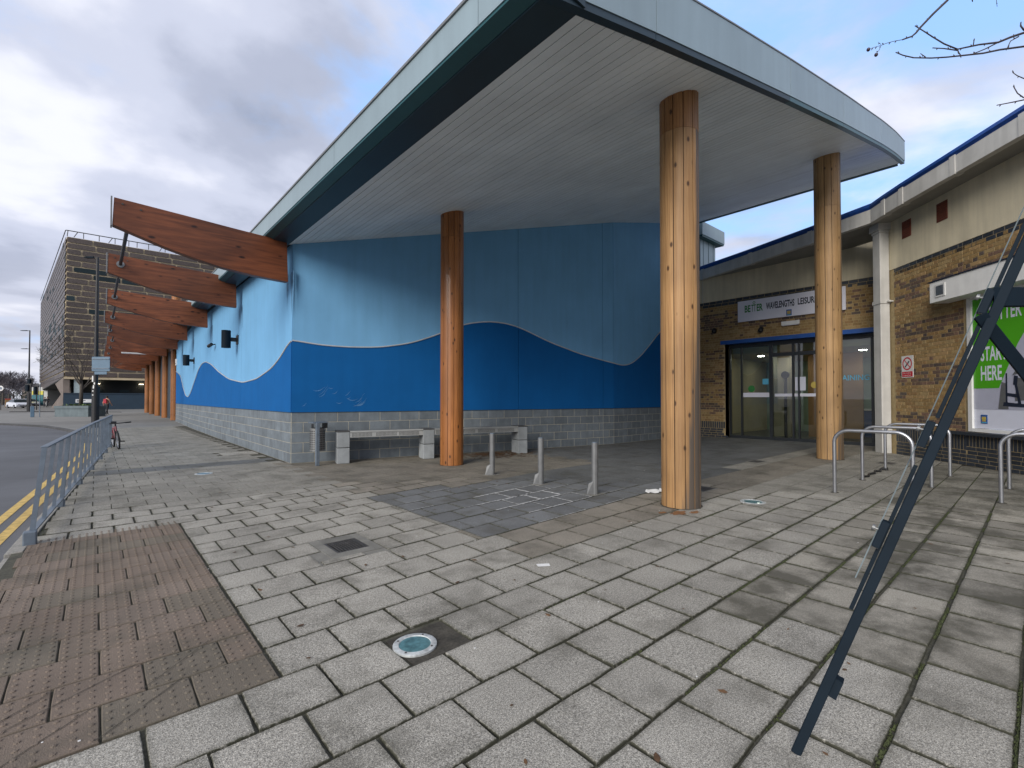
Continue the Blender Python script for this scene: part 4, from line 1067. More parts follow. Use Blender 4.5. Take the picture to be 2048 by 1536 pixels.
for q in ((19.2, 7.2), (19.3, 6.0), (19.3, 4.0), (21.5, 7.4), (21.5, 5.0), (21.5, 3.6)):
    t_ = thing('downlight', f'round lit downlight in the foyer ceiling {"near the doors" if q[0]<20 else "deep inside"} {"on the left" if q[1]>6.5 else "in the middle" if q[1]>4.5 else "on the right"}', 'ceiling light', (q[0], q[1], 3.1))
    mb = MB(); mb.cyl(q, 0.11, 3.075, 3.09, n=20); mb.build('lamp', 'lamp_on', t_); mb = MB(); mb.cyl(q, 0.14, 3.085, 3.1, n=20); mb.build('rim', 'paint_white', t_)
ds = thing('reception_desk', 'blue fronted reception desk seen through the right-hand glass', 'desk', (21.5, 3.9, 0))
mb = MB(); mb.box((21.3, 3.1, 0), (22, 5.0, 1.0)); mb.build('front', 'car_blue', ds); mb = MB(); mb.box((21.2, 3.05, 1.0), (22.1, 5.05, 1.05)); mb.build('top', 'paint_white', ds)
ds = thing('turnstile_post', 'slim dark post with a round head standing inside the doors', 'post', (18.6, 6.25, 0))
mb = MB(); mb.cyl((18.6, 6.15), 0.05, 0.01, 2.2, n=12); mb.build('post', 'black', ds); mb = MB(); mb.tube([(18.55, 6.15, 2.3), (18.62, 6.15, 2.3)], 0.13, 16); mb.build('head', 'black', ds)

# name board above the doors
sg = thing('name_sign', 'long white board with green and navy lettering above the entrance doors', 'sign', (17.36, 5.6, 4.57))
FS = Frame((17.36, 8.78, 0), (0, -1, 0))
mb = MB(); mb.fbox(FS, 1.49, 4.76, 4.205, 4.945, -0.06, 0.0); mb.build('board', 'sign_white', sg, bevel=0.004)
text('BE', 'letters', FS, 1.735, 4.52, 0.002, 0.25, 0.20, 'green_dark', sg, bold=0.03)
text('TT', 'letters', FS, 1.965, 4.52, 0.002, 0.25, 0.15, 'green_dark', sg, bold=0.012)
text('ER', 'letters', FS, 2.145, 4.52, 0.002, 0.25, 0.20, 'green_dark', sg, bold=0.03)
mb = MB(); n_ = 20
V = [FS.p(2.055+rr*math.cos(6.2832*q/n_), 4.838+rr*math.sin(6.2832*q/n_), 0.003) for rr in (0.045, 0.026) for q in range(n_)]
mb.add(V, [(q, (q+1) % n_, n_+(q+1) % n_, n_+q) for q in range(n_)]); mb.build('logo_ring', 'green_dark', sg)
text('WAVELENGTHS', 'letters', FS, 2.45, 4.535, 0.002, 0.235, 0.885, 'ink', sg, bold=0.032)
text('LEISURE', 'letters', FS, 3.435, 4.55, 0.002, 0.22, 0.56, 'ink', sg, bold=0.032)
text('CENTRE', 'letters', FS, 4.08, 4.55, 0.002, 0.22, 0.5, 'ink', sg, bold=0.032)
def badge(F, r, u, n, s_, parent):
    mb = MB(); mb.fbox(F, r, r+s_, u, u+s_*1.22, n-0.006, n); b_ = mb.build('badge', 'badge_blue', parent)
    mb = MB()
    for k in range(3):
        x = r+s_*(0.18+0.22*k); mb.prism([F.p(x, u+s_*0.95, n+.001), F.p(x+s_*0.2, u+s_*0.95, n+.001), F.p(x+s_*0.2, u+s_*0.55, n+.001), F.p(x+s_*0.1, u+s_*0.42, n+.001), F.p(x, u+s_*0.55, n+.001)], F.n*0.002)
    mb.prism([F.p(r+s_*.15, u+s_*.30, n+.001), F.p(r+s_*.85, u+s_*.30, n+.001), F.p(r+s_*.7, u+s_*.48, n+.001), F.p(r+s_*.3, u+s_*.48, n+.001)], F.n*0.002)
    mb.build('crown', 'badge_gold', b_)
    mb = MB(); mb.fbox(F, r+s_*.12, r+s_*.88, u+s_*.1, u+s_*.2, n, n+0.002); mb.build('caption', 'cyan', b_)
badge(FS, 3.085, 4.235, 0.003, 0.165, sg)
lb = thing('bulkhead_light', 'white emergency light bar on the brick just under the name board', 'light', (17.36, 5.6, 3.98))
mb = MB(); mb.fbox(F1, 2.93, 3.48, 3.92, 4.05, 0.006, 0.09); mb.build('casing', 'paint_white', lb, bevel=0.01); mb = MB(); mb.fbox(F1, 2.96, 3.45, 3.905, 3.92, 0.015, 0.08); mb.build('diffuser', 'sign_white', lb)
for (r, z, lab) in ((2.28, 3.84, 'black dome camera on the brick above the left side of the doors'), (0.63, 3.98, 'black dome camera on the brick left of the doors close to the blue wall')):
    cm = thing('dome_camera', lab, 'camera', F1.p(r, z)); mb = MB(); mb.tube([F1.p(r, z+0.06, 0.006), F1.p(r, z+0.06, 0.10)], 0.06, 12); mb.build('bracket', 'black', cm)
    bmx = bmesh.new(); bmesh.ops.create_uvsphere(bmx, u_segments=14, v_segments=8, radius=0.09); mb = MB(); q = F1.p(r, z-0.01, 0.10)
    mb.add([tuple(v.co+q) for v in bmx.verts], [tuple(v.index for v in f.verts) for f in bmx.faces]); bmx.free(); mb.build('dome', 'black', cm, smooth=True)

# poster window on wall 2
po = thing('window_poster', 'large green poster in a white frame on the brick wall beside the steel stand', 'poster', F2.p(4, 2))
mb = MB(); mb.fbox(F2, 2.53, 2.63, 0.75, 3.64, -0.06, 0.04); mb.fbox(F2, 6.0, 6.19, 0.82, 3.55, -0.06, 0.04); mb.fbox(F2, 2.63, 6.19, 0.75, 0.82, -0.06, 0.04); mb.fbox(F2, 2.63, 6.19, 3.55, 3.64, -0.06, 0.04); mb.build('frame', 'paint_white', po)
r0, r1, zb = 2.64, 6.0, 0.83
def quad(mb, F, pts, n): mb.add([F.p(a, b, n) for a, b in pts], [tuple(range(len(pts)))], tint=0.5)
mb = MB(); quad(mb, F2, [(r0, zb), (r1, zb), (r1, 3.54), (r0, 3.54)], 0.0); mb.build('poster_base', 'poster_pale', po)
mb = MB(); quad(mb, F2, [(r0, 1.225), (r1, 1.225), (r1, 3.54), (r0, 3.54)], 0.003); mb.build('poster_photo', 'poster_grey', po)
mb = MB(); quad(mb, F2, [(r0, 1.66), (3.22, 1.66), (3.62, 2.50), (4.3, 3.54), (r0, 3.54)], 0.006); mb.build('poster_green', 'poster_green', po)
for (s_, r, z, h_, w_) in (('A BETTER', 2.82, 3.03, 0.29, 0.90), ('YOU', 2.82, 2.62, 0.30, 0.34), ('STARTS', 2.82, 2.22, 0.30, 0.68), ('HERE', 2.82, 1.82, 0.30, 0.47)):
    text(s_, 'letters', F2, r, z, 0.008, h_, w_, 'poster_pale', po, bold=0.02)
badge(F2, 2.80, 0.93, 0.009, 0.15, po)
# exercise bike pictured on the poster, as flat print
mb = MB()
quad(mb, F2, [(3.30, 1.30), (3.78, 1.28), (3.78, 1.34), (3.32, 1.38)], 0.009); quad(mb, F2, [(3.36, 1.36), (3.40, 1.36), (3.40, 1.95), (3.37, 1.95)], 0.009)
quad(mb, F2, [(3.40, 1.50), (3.64, 1.46), (3.64, 1.53), (3.40, 1.56)], 0.0095); quad(mb, F2, [(3.52, 1.72), (3.60, 1.70), (3.62, 1.88), (3.54, 1.90)], 0.009); quad(mb, F2, [(3.62, 1.34), (3.68, 1.34), (3.60, 1.72), (3.55, 1.72)], 0.0095)
mb.build('printed_machine', 'ink', po)
mb = MB(); quad(mb, F2, [(3.20, 1.24), (3.42, 1.24), (3.36, 1.75), (3.28, 1.78)], 0.0085); quad(mb, F2, [(3.55, 1.40), (3.75, 1.42), (3.78, 1.80), (3.60, 1.86)], 0.0085); quad(mb, F2, [(3.5, 1.9), (3.95, 2.0), (3.95, 2.1), (3.6, 2.02)], 0.0085); mb.build('printed_machine', 'steel_dull', po)
mb = MB(); quad(mb, F2, [(3.80, 1.30), (4.20, 1.30), (4.25, 2.30), (3.95, 2.40), (3.82, 1.90)], 0.010); mb.build('printed_figure', 'cyan', po)
mb = MB(); quad(mb, F2, [(3.98, 2.40), (4.22, 2.38), (4.2, 2.68), (4.0, 2.68)], 0.010); quad(mb, F2, [(3.72, 2.0), (3.95, 2.15), (3.9, 2.22), (3.7, 2.08)], 0.0105); mb.build('printed_figure', 'skin', po)
bx = thing('shutter_box', 'white shutter housing with a small square grille over the poster', 'shutter box', F2.p(4, 3.9))
mb = MB(); mb.fbox(F2, 2.03, 6.3, 3.60, 4.06, 0.006, 0.40); mb.build('housing', 'paint_white', bx, bevel=0.006)
mb = MB(); mb.fbox(F2, 2.0, 6.3, 4.06, 4.085, 0.006, 0.42); mb.build('top_flashing', 'ink', bx)
mb = MB(); mb.fbox(F2, 2.20, 2.47, 3.70, 3.98, 0.40, 0.415); gfr = mb.build('grille_frame', 'paint_white', bx)
mb = MB(); mb.fbox(F2, 2.235, 2.435, 3.735, 3.945, 0.412, 0.418); 
mb.build('grille', 'steel_dull', gfr)
mb = MB()
for k in range(7): mb.fbox(F2, 2.235, 2.435, 3.745+k*0.029, 3.757+k*0.029, 0.418, 0.425)
mb.build('louvres', 'galv', gfr, kind='stuff')
for (r, lab) in ((0.76, 'terracotta air brick in the cream render nearer the downpipe'), (1.88, 'terracotta air brick in the cream render farther right from the downpipe')):
    ab = thing('air_brick', lab, 'air vent', F2.p(r, 5.7)); mb = MB(); mb.fbox(F2, r-0.14, r+0.17, 5.53, 5.96, 0.012, 0.022); mb.build('plate', 'terracotta', ab)
    for k in range(8):
        mb = MB(); mb.fbox(F2, r-0.12, r+0.15, 5.555+k*0.051, 5.585+k*0.051, 0.022, 0.032); mb.build('louvre', 'terracotta', ab)
ns = thing('no_smoking_sign', 'white and red no smoking sign screwed to the brick beside the downpipe', 'sign', F2.p(0.72, 2.2))
mb = MB(); mb.fbox(F2, 0.53, 0.93, 1.98, 2.53, 0.006, 0.016); mb.build('plate', 'paint_white', ns)
mb = MB(); mb.fbox(F2, 0.55, 0.91, 2.0, 2.13, 0.016, 0.018); bn_ = mb.build('red_panel', 'red', ns)
text('No smoking', 'letters', F2, 0.60, 2.07, 0.020, 0.04, 0.26, 'paint_white', ns)
text('on these premises', 'letters', F2, 0.60, 2.015, 0.020, 0.035, 0.26, 'paint_white', ns)
mb = MB(); n_ = 28
V = [F2.p(0.73+rr*math.cos(6.2832*q/n_), 2.33+rr*math.sin(6.2832*q/n_), 0.018) for rr in (0.165, 0.130) for q in range(n_)]
mb.add(V, [(q, (q+1) % n_, n_+(q+1) % n_, n_+q) for q in range(n_)])
c_, s_ = math.cos(rad(-45)), math.sin(rad(-45))
mb.add([F2.p(0.73+c_*a-s_*b, 2.33+s_*a+c_*b, 0.0185) for a, b in ((-.15, -.012), (.15, -.012), (.15, .012), (-.15, .012))], [(0,1,2,3)]); mb.build('red_ring', 'red', ns)
mb = MB(); c_, s_ = math.cos(rad(45)), math.sin(rad(45))
mb.add([F2.p(0.73+c_*a-s_*b, 2.32+s_*a+c_*b, 0.0175) for a, b in ((-.11, -.018), (.10, -.018), (.10, .018), (-.11, .018))], [(0,1,2,3)]); mb.build('cigarette', 'ink', ns)

# weather streaks under the beam ends and pale scuffs on the dark blue panel
mb = MB(); rq = random.Random(4)
for v in BV[:5]:
    for k in range(9):
        vv = v-0.05+rq.uniform(-0.05, 0.5); x = interp(WS, vv)-0.0035; w_ = rq.uniform(.012, .05); z0 = 4.22+rq.uniform(0, .1); ln = rq.uniform(0.25, 1.1)
        mb.add([(x, vv-w_, z0), (x, vv+w_, z0), (x, vv+w_*.7, z0-ln*.5), (x, vv, z0-ln), (x, vv-w_*.8, z0-ln*.45)], [(0,1,2,3,4)])
mb.build('drip_stains', 'drip', lc, kind='stuff')
mb = MB(); FA = Frame((3.27, 11.14, 0), (5.71, -1.253, 0))
for k in range(16):
    r, z = rq.uniform(0.1, 1.5), rq.uniform(1.2, 1.72); a = rq.uniform(-0.9, 0.3); n_ = 6; ln = rq.uniform(.08, .32); V = []
    for i in range(n_+1):
        t_ = i/n_; rr = r+math.cos(a+t_*rq.uniform(.4, .9))*ln*t_; zz = z+math.sin(a+t_*0.8)*ln*t_; w_ = 0.006*math.sin(math.pi*min(max(t_, .08), .92))
        V += [FA.p(rr, zz-w_, 0.0145), FA.p(rr, zz+w_, 0.0145)]
    mb.add(V, [(2*i, 2*i+2, 2*i+3, 2*i+1) for i in range(n_)])
mb.build('scuff_marks', 'scuff', lc, kind='stuff')
for (x, y, r) in ((5.88, 8.65, .255), (5.97, 3.28, .255), (13.25, 3.42, .275)):
    mb = MB(); n_ = 40; V = [(x+rr*math.cos(6.2832*q/n_), y+rr*math.sin(6.2832*q/n_), 0.0042) for rr in (r-0.02, r+0.018) for q in range(n_)]
    V = V[:n_]+[(a+rq.uniform(-.006,.006), b+rq.uniform(-.006,.006), c_) for a, b, c_ in V[n_:]]
    mb.add(V, [(q, (q+1) % n_, n_+(q+1) % n_, n_+q) for q in range(n_)]); mb.build('mortar_collar', 'dirt', lc)

# ================================================================== STREET FURNITURE NEAR THE CAMERA
# bench: three block legs, two steel seats
bn = thing('bench', 'long bench of two steel seats on three pale concrete block legs against the plinth', 'bench', (6.3, 9.8, 0))
FB = Frame((4.0, 10.36, 0), (4.67, -1.28, 0))       # front face line, n points to the camera
def F_leg(r, w_):
    for z0, z1 in ((0.0, 0.345), (0.357, 0.70)):
        mb = MB(); mb.fbox(FB, r, r+w_, z0, z1, -0.42, 0.0); yield mb
legs = [0.0, 1.95, 4.50]
for r in legs:
    lg = None
    mbs = list(F_leg(r, 0.27)); lg = mbs[0].build('leg', 'concrete_pale', bn, bevel=0.012)
    mbs[1].build('upper_block', 'concrete_pale', lg, bevel=0.012)
    mb = MB(); mb.fbox(FB, r+0.01, r+0.26, 0.345, 0.357, -0.41, -0.012); mb.build('joint_strip', 'black', lg)
    mb = MB(); mb.fbox(FB, r-0.005, r+0.275, 0.70, 0.725, -0.43, 0.006); mb.build('cap', 'granite_dark_and_shade', lg, bevel=0.004)
for a, b in ((0.275, 1.945), (2.225, 4.495)):
    mb = MB(); mb.fbox(FB, a, b, 0.695, 0.715, -0.40, -0.005); st = mb.build('seat', 'steel_dull', bn, bevel=0.006)
    mb = MB(); mb.fbox(FB, a, b, 0.575, 0.695, -0.02, -0.012); mb.build('front_apron', 'bench_metal', st)
    mb = MB(); mb.fbox(FB, a, b, 0.690, 0.722, -0.03, 0.006); mb.build('front_edge', 'bench_metal', st, bevel=0.004)
    mb = MB(); n_ = int((b-a)/0.55)
    for k in range(n_):
        s0 = a+0.04+(b-a-0.08)*k/n_; s1 = s0+(b-a-0.08)/n_-0.05; m2_ = int((s1-s0)/0.030)
        for j in range(m2_):
            for q in range(4): mb.fbox(FB, s0+j*0.030, s0+j*0.030+0.019, 0.592+q*0.022, 0.604+q*0.022, -0.0125, -0.0105)
    mb.build('slots', 'black', st, kind='stuff')
# litter bin
bi = thing('litter_bin', 'grey steel litter bin on a post in front of the plinth near the building corner', 'bin', (3.62, 10.42, 0))
mb = MB(); mb.box((3.555, 10.36, 0), (3.625, 10.43, 0.93)); mb.build('post', 'galv', bi, bevel=0.004)
mb = MB(); V = []; n_ = 18; cx_, cy_ = 3.66, 10.60
mb.cyl((cx_, cy_), 0.155, 0.30, 0.80, n=24); body = mb.build('basket', 'steel_dull', bi, auto=30)
mb = MB()
for k in range(24):
    q = 2*math.pi*k/24
    for j in range(9):
        c0 = Vector((cx_+0.157*math.cos(q), cy_+0.157*math.sin(q), 0.34+j*0.048)); tq = Vector((-math.sin(q), math.cos(q), 0))*0.011
        mb.add([c0-tq, c0+tq, c0+tq+Vector((0,0,0.022)), c0-tq+Vector((0,0,0.022))], [(0,1,2,3)])
mb.build('perforations', 'black', body, kind='stuff')
mb = MB(); mb.box((3.50, 10.40, 0.915), (3.82, 10.74, 0.935)); mb.build('canopy', 'galv', bi); mb = MB(); mb.cyl((cx_, cy_), 0.13, 0.80, 0.806, n=20); mb.build('opening', 'black', bi)
mb = MB(); mb.box((3.80, 10.42, 0.80), (3.815, 10.72, 0.915)); mb.build('side_bracket', 'black', bi)
mb = MB(); mb.box((3.50, 10.42, 0.82), (3.515, 10.52, 0.9)); mb.build('ashtray_clip', 'black', bi)
# bollards
for k, (x, y, lab) in enumerate([(5.67, 6.98, 'steel bollard farthest from the camera in the row of three on the chalky slabs'), (5.66, 5.66, 'middle steel bollard of the three on the chalky slabs'), (5.69, 4.53, 'steel bollard nearest the thick timber column in the row of three')]):
    t_ = thing('bollard', lab, 'bollard', (x, y, 0), 'three steel bollards between the columns')
    mb = MB(); n_ = 10; mb.cyl((x, y), 0.052, 0.0, 0.775, n=n_); mb.build('post', 'steel_dull', t_, bevel=0.004)
    mb = MB(); mb.cyl((x, y), 0.044, 0.774, 0.79, n=n_); mb.build('cap', 'galv', t_)
    mb = MB(); mb.prism([(x-0.04, y-0.02, 0.0), (x-0.13, y+0.05, 0.0), (x-0.10, y+0.04, 0.16), (x-0.05, y-0.01, 0.20)], (0.03, 0.04, 0)); mb.build('hinge_plate', 'steel_dull', t_, bevel=0.003)
    mb = MB(); mb.box((x-0.14, y-0.1, 0.0), (x+0.14, y+0.12, 0.004)); mb.build('base_plate', 'concrete', t_)
# cycle hoops
def hoop(x, ya, yb, h_, lab, xb=None):
    xb = x if xb is None else xb
    t_ = thing('cycle_stand', lab, 'bike stand', (x, (ya+yb)/2, 0), 'bent steel tube cycle stands')
    r = 0.19; d = Vector((xb-x, yb-ya, 0)); ln = d.length; d.normalize(); A = Vector((x, ya, 0)); pts = [A, A+Vector((0,0,h_-r))]
    for q in range(1, 9): a = math.pi/2*q/8; pts.append(A+d*(r-r*math.cos(a))+Vector((0,0,h_-r+r*math.sin(a))))
    for q in range(0, 9): a = math.pi/2*q/8; pts.append(A+d*(ln-r+r*math.sin(a))+Vector((0,0,h_-r+r*math.cos(a))))
    pts.append(A+d*ln)
    mb = MB(); mb.tube(pts, 0.026, 14); mb.build('tube', 'steel', t_, auto=50)
    for P in (A, A+d*ln):
        mb = MB(); mb.cyl((P.x, P.y), 0.055, -0.004, 0.004, n=16); mb.build('socket', 'dirt', t_)
    return t_
hoop(8.55, 2.15, 1.22, 0.965, 'cycle hoop standing nearest the camera in the group of three beside the timber column')
hoop(10.23, 2.15, 1.225, 0.955, 'middle cycle hoop of the three between the timber column and the brick wall')
hoop(11.95, 2.13, 1.17, 0.945, 'cycle hoop closest to the downpipe and the no smoking sign')
hoop(9.43, 0.404, -0.56, 0.965, 'cycle hoop cut by the right edge, nearer of the two')
hoop(10.98, 0.378, -0.58, 0.955, 'cycle hoop cut by the right edge, the one closer to the poster wall')
lk = thing('abandoned_lock', 'twisted black cable lock lying at the foot of a cycle hoop', 'lock', (11.2, 2.2, 0))
mb = MB(); mb.tube([(10.35+0.16*k, 2.18+0.035*math.sin(k*2.1), 0.022+0.01*math.sin(k*3)) for k in range(11)], 0.019, 6); mb.build('cable', 'black', lk)
mb = MB(); mb.box((11.9, 2.11, 0.0), (12.1, 2.2, 0.05)); mb.build('lock_body', 'black', lk, bevel=0.01)

# steel A-frame stand with edge-on sheets, right foreground
stn = thing('sign_stand', 'dark blue steel A-frame stand with thin sheets seen edge on in the right foreground', 'sign stand', (2.17, 0.68, 0))
l0 = Vector((2.163, 0.690, 0.0)); l1 = Vector((2.905, 0.032, 2.12)); ax = (l1-l0).normalized()
fw = Vector((0.966, 0.14, 0)).normalized()
fw = ((l0+l1)/2-Vector((0,0,1.45))); fw.z = 0; fw.normalize()
side = ax.cross(fw).normalized()
def beam(a, b, wx, wy, X, Y, mb=None, **k):
    mb = mb or MB(); a = Vector(a); b = Vector(b)
    mb.hexa([a-X*wx-Y*wy, a+X*wx-Y*wy, a+X*wx+Y*wy, a-X*wx+Y*wy, b-X*wx-Y*wy, b+X*wx-Y*wy, b+X*wx+Y*wy, b-X*wx+Y*wy], **k); return mb
beam(l0, l1+ax*0.25, 0.018, 0.013, side, fw).build('leg', 'dark_steel', stn, bevel=0.003)
# channel welded to the face of the near leg
chs = -side if side.dot(Vector((0.66, -0.75, 0))) > 0 else side
beam(l0+ax*0.62+chs*0.028+fw*0.02, l0+ax*1.28+chs*0.028+fw*0.02, 0.007, 0.008, side, fw).build('channel', 'dark_steel', stn)
beam(l0+ax*1.5+chs*0.028+fw*0.02, l1+ax*0.25+chs*0.028+fw*0.02, 0.007, 0.008, side, fw).build('channel', 'dark_steel', stn)
beam(l0+ax*0.27-chs*0.03+fw*0.02, l0+ax*0.345-chs*0.03+fw*0.02, 0.015, 0.022, side, fw).build('foot_bracket', 'dark_steel', stn)
for s_ in (0.905, 1.365, 1.98):
    p = l0+ax*s_+chs*0.040
    mb = beam(p-ax*0.0, p+ax*0.115, 0.014, 0.022, side, fw); brk = mb.build('bracket', 'dark_steel', stn, bevel=0.003)
    mb = beam(p-ax*0.002, p+ax*0.01, 0.010, 0.018, side, fw); mb.build('bracket_mouth', 'black', brk)
    mb = MB(); b0 = p+ax*0.07+chs*0.010; mb.tube([b0, b0+chs*0.022], 0.005, 8); mb.tube([b0+chs*0.016, b0+chs*0.026], 0.013, 10); mb.build('bolt', 'steel_dull', brk, auto=40)
sh = [(l0+ax*1.63+chs*0.054+fw*-0.02, l0+ax*2.45+chs*0.054+fw*-0.02), (l0+ax*0.80+chs*0.057+fw*-0.02, l0+ax*1.60+chs*0.054+fw*-0.02)]
sh = [(l0+ax*2.55+chs*0.054, l0+ax*1.305+chs*0.054), (l0+ax*1.27+chs*0.054, l0+ax*0.75+chs*0.057)]
for a, b in sh:
    a = Vector(a); b = Vector(b); fa = (a-Vector((0,0,1.45))).normalized()*0.0
    mb = MB(); cm_ = Vector((0,0,1.45)); a_ = a-cm_; b_ = b-cm_; f2 = (a_*(-b_.z)+b_*a_.z) if abs(b_.z) > 1e-6 else a_; f2.z = 0; f2 = f2.normalized()*(1 if f2.dot(fw) > 0 else -1)*0.5; th = chs*0.0022
    mb.hexa([a-th, a+th, a+th+f2, a-th+f2, b-th, b+th, b+th+f2, b-th+f2]); mb.build('panel', 'planter', stn)
ck = Vector((2.83, 0.12, 1.875)); rt = Vector((0.749, -0.6626, 0))
beam(ck-rt*0.02, ck+rt*0.62, 0.04, 0.02, Vector((0,0,1)), fw).build('crossbar', 'dark_steel', stn, bevel=0.003)
dg_ = Vector((2.775, 0.172, 1.80)); de = dg_+rt*0.95+Vector((0,0,-1.22)); dd = (de-dg_).normalized(); ds_ = dd.cross(fw).normalized()
beam(dg_, de, 0.022, 0.018, ds_, fw).build('brace', 'dark_steel', stn, bevel=0.003)
m0 = l0+rt*2.05; m1 = l1+rt*0.30
beam(m0, m1, 0.025, 0.022, side, fw).build('leg', 'dark_steel', stn, bevel=0.003)

# pedestrian guard rail by the kerb
gr = thing('guard_rail', 'grey galvanised pedestrian railing with flat uprights along the kerb', 'railing', (-0.42, 7, 0))
def gx_(V): return -0.455+0.0697*(V-6.76)-0.02
GH = 0.955
runs = [6.72, 8.75, 10.8, 12.85, 14.9, 16.6, 18.35]
lean = lambda V: max(0.02, 0.09-0.012*(V-6.7))
def RP(V, z): return Vector((gx_(V)+lean(V)*z/GH, V, z))
for a, b in zip(runs, runs[1:]):
    a_, b_ = a+0.02, b-0.02
    d = (RP(b_, 0)-RP(a_, 0)).normalized(); q = Vector((d.y, -d.x, 0)); up_ = Vector((0,0,1))
    beam(RP(a_, GH), RP(b_, GH), 0.030, 0.008, q, up_).build('top_rail', 'galv', gr, bevel=0.003)
    beam(RP(a_, 0.12), RP(b_, 0.12), 0.026, 0.008, q, up_).build('bottom_rail', 'galv', gr)
    for V_ in (a_, b_): beam(RP(V_, 0), RP(V_, GH-0.009), 0.020, 0.008, q, d).build('post', 'galv', gr)
    beam(RP(b_, 0.46), RP(b_, 0.46)+d*0.045, 0.022, 0.03, q, up_).build('coupling', 'galv', gr)
    beam(RP(b_, 0)-up_*0.01, RP(b_, 0)+d*0.04-up_*0.01, 0.04, 0.10, q, up_).build('foot', 'galv', gr)
    n_ = 3
    for k in range(1, n_):
        V_ = a_+(b_-a_)*k/n_
        beam(RP(V_, 0.128), RP(V_, GH-0.009), 0.017, 0.005, q, d).build('upright', 'galv', gr)
P = Vector((gx_(6.72), 6.72, 0)); mb = MB(); mb.box((P.x-0.05, P.y-0.06, -0.01), (P.x+0.05, P.y+0.04, 0.13)); mb.build('foot', 'galv', gr, bevel=0.01)

# bicycle leaning on the far end of the rail, front to the camera
by = thing('bicycle', 'small red and black bicycle leaning on the far end of the kerb railing', 'bicycle', (0.5, 18.0, 0))
bo = Vector((0.47, 17.55, 0)); fd = Vector((0.10, -0.99, 0)).normalized(); rg = Vector((fd.y*-1, fd.x, 0))*-1
rg = Vector((0.995, 0.10, 0))
Bp = lambda f_, r, z: bo + fd*f_*-1 + rg*(r + (z)*-0.10) + Vector((0,0,z))
def wheel(f_, R_, nm='wheel'):
    mb = MB(); n_ = 22; mb.tube([Bp(f_+R_*math.cos(6.2832*k/n_), 0.04, R_+0.01+R_*math.sin(6.2832*k/n_)) for k in range(n_+1)], 0.022, 6, caps=False); wh = mb.build(nm, 'rubber', by, auto=60)
    mb = MB(); mb.tube([Bp(f_+(R_-.03)*math.cos(6.2832*k/n_), 0.04, R_+0.01+(R_-.03)*math.sin(6.2832*k/n_)) for k in range(n_+1)], 0.010, 5, caps=False); mb.build('rim', 'steel', wh)
    mb = MB()
    for k in range(10): mb.tube([Bp(f_, 0.04, R_+0.01), Bp(f_+(R_-.03)*math.cos(.6283*k), 0.04, R_+0.01+(R_-.03)*math.sin(.6283*k))], 0.003, 4)
    mb.build('spokes', 'steel', wh)
wheel(0.05, 0.24); wheel(0.95, 0.24)
mb = MB(); mb.tube([Bp(0.05, 0.09, 0.25), Bp(0.14, 0.07, 0.50)], 0.015, 6); mb.tube([Bp(0.05, -0.01, 0.25), Bp(0.14, 0.01, 0.50)], 0.015, 6); mb.tube([Bp(0.14, 0.0, 0.5), Bp(0.14, 0.08, 0.5)], 0.02, 6); mb.build('fork', 'black', by)
mb = MB(); 
for a, b in (((0.14,.04,.5),(0.19,.04,.66)), ((0.17,.04,.6),(0.62,.04,.58)), ((0.16,.04,.52),(0.5,.04,.28)), ((0.62,.04,.6),(0.5,.04,.28)), ((0.5,.04,.28),(0.95,.04,.25)), ((0.62,.04,.58),(0.95,.04,.25))): mb.tube([Bp(*a), Bp(*b)], 0.024, 8)
mb.build('frame', 'frame_red', by)
mb = MB(); mb.tube([Bp(0.18, 0.04, 0.66), Bp(0.17, 0.04, 0.74)], 0.018, 8); mb.tube([Bp(0.22, -0.27, 0.735), Bp(0.17, -0.05, 0.73), Bp(0.17, 0.12, 0.735), Bp(0.22, 0.40, 0.76)], 0.014, 8); mb.tube([Bp(0.22, 0.28, 0.745), Bp(0.22, 0.41, 0.762)], 0.02, 8); mb.build('handlebar', 'black', by)
mb = MB(); mb.prism([Bp(0.5, -0.03, 0.72), Bp(0.5, 0.11, 0.72), Bp(0.74, 0.14, 0.73), Bp(0.74, -0.06, 0.73)], (0, 0, 0.05)); mb.build('saddle', 'black', by, bevel=0.01)
mb = MB(); mb.tube([Bp(0.5, -0.06, 0.28), Bp(0.5, 0.14, 0.28)], 0.02, 8); mb.tube([Bp(0.5, 0.14, 0.28), Bp(0.38, 0.14, 0.20)], 0.012, 6); mb.box(Bp(0.38, 0.13, 0.18), Bp(0.36, 0.22, 0.21)+Vector((0.02,0.05,0))); mb.build('crank', 'black', by)

# overhanging rowan: twigs enter the frame, trunk stands outside it
def tree_branches(mb, p, d, ln, r, depth, rnd, spread=0.55, ratio=0.72, kids=(2, 3), up=0.15, minr=0.004, sides=5):
    p = Vector(p); d = Vector(d).normalized(); n_ = 3
    pts = [p]; rr = [r]
    for i in range(n_):
        d = (d+Vector((rnd.gauss(0, .09), rnd.gauss(0, .09), rnd.gauss(0, .06)+up*0.12))).normalized(); p = p+d*ln/n_; pts.append(p); rr.append(max(minr, r*(1-0.35*(i+1)/n_)))
    mb.tube(pts, rr, sides if depth > 2 else 3, caps=False, tint=rnd.random())
    if depth == 0: return
    for k in range(rnd.randint(*kids)):
        a = rnd.uniform(0, 6.28); s_ = spread*rnd.uniform(0.5, 1.2); o_ = d.orthogonal().normalized(); o_ = Matrix.Rotation(a, 3, d) @ o_
        nd = (d*math.cos(s_)+o_*math.sin(s_)+Vector((0,0,up*0.3))).normalized()
        b = pts[-1] if k < 2 else pts[-2]
        tree_branches(mb, b, nd, ln*ratio*rnd.uniform(0.8, 1.15), max(minr, rr[-1]*0.78), depth-1, rnd, spread, ratio, kids, up, minr, sides)
rw = thing('rowan_tree', 'bare rowan tree whose budding twigs with two dark berries hang into the top right corner', 'tree', (5.9, -2.3, 0))
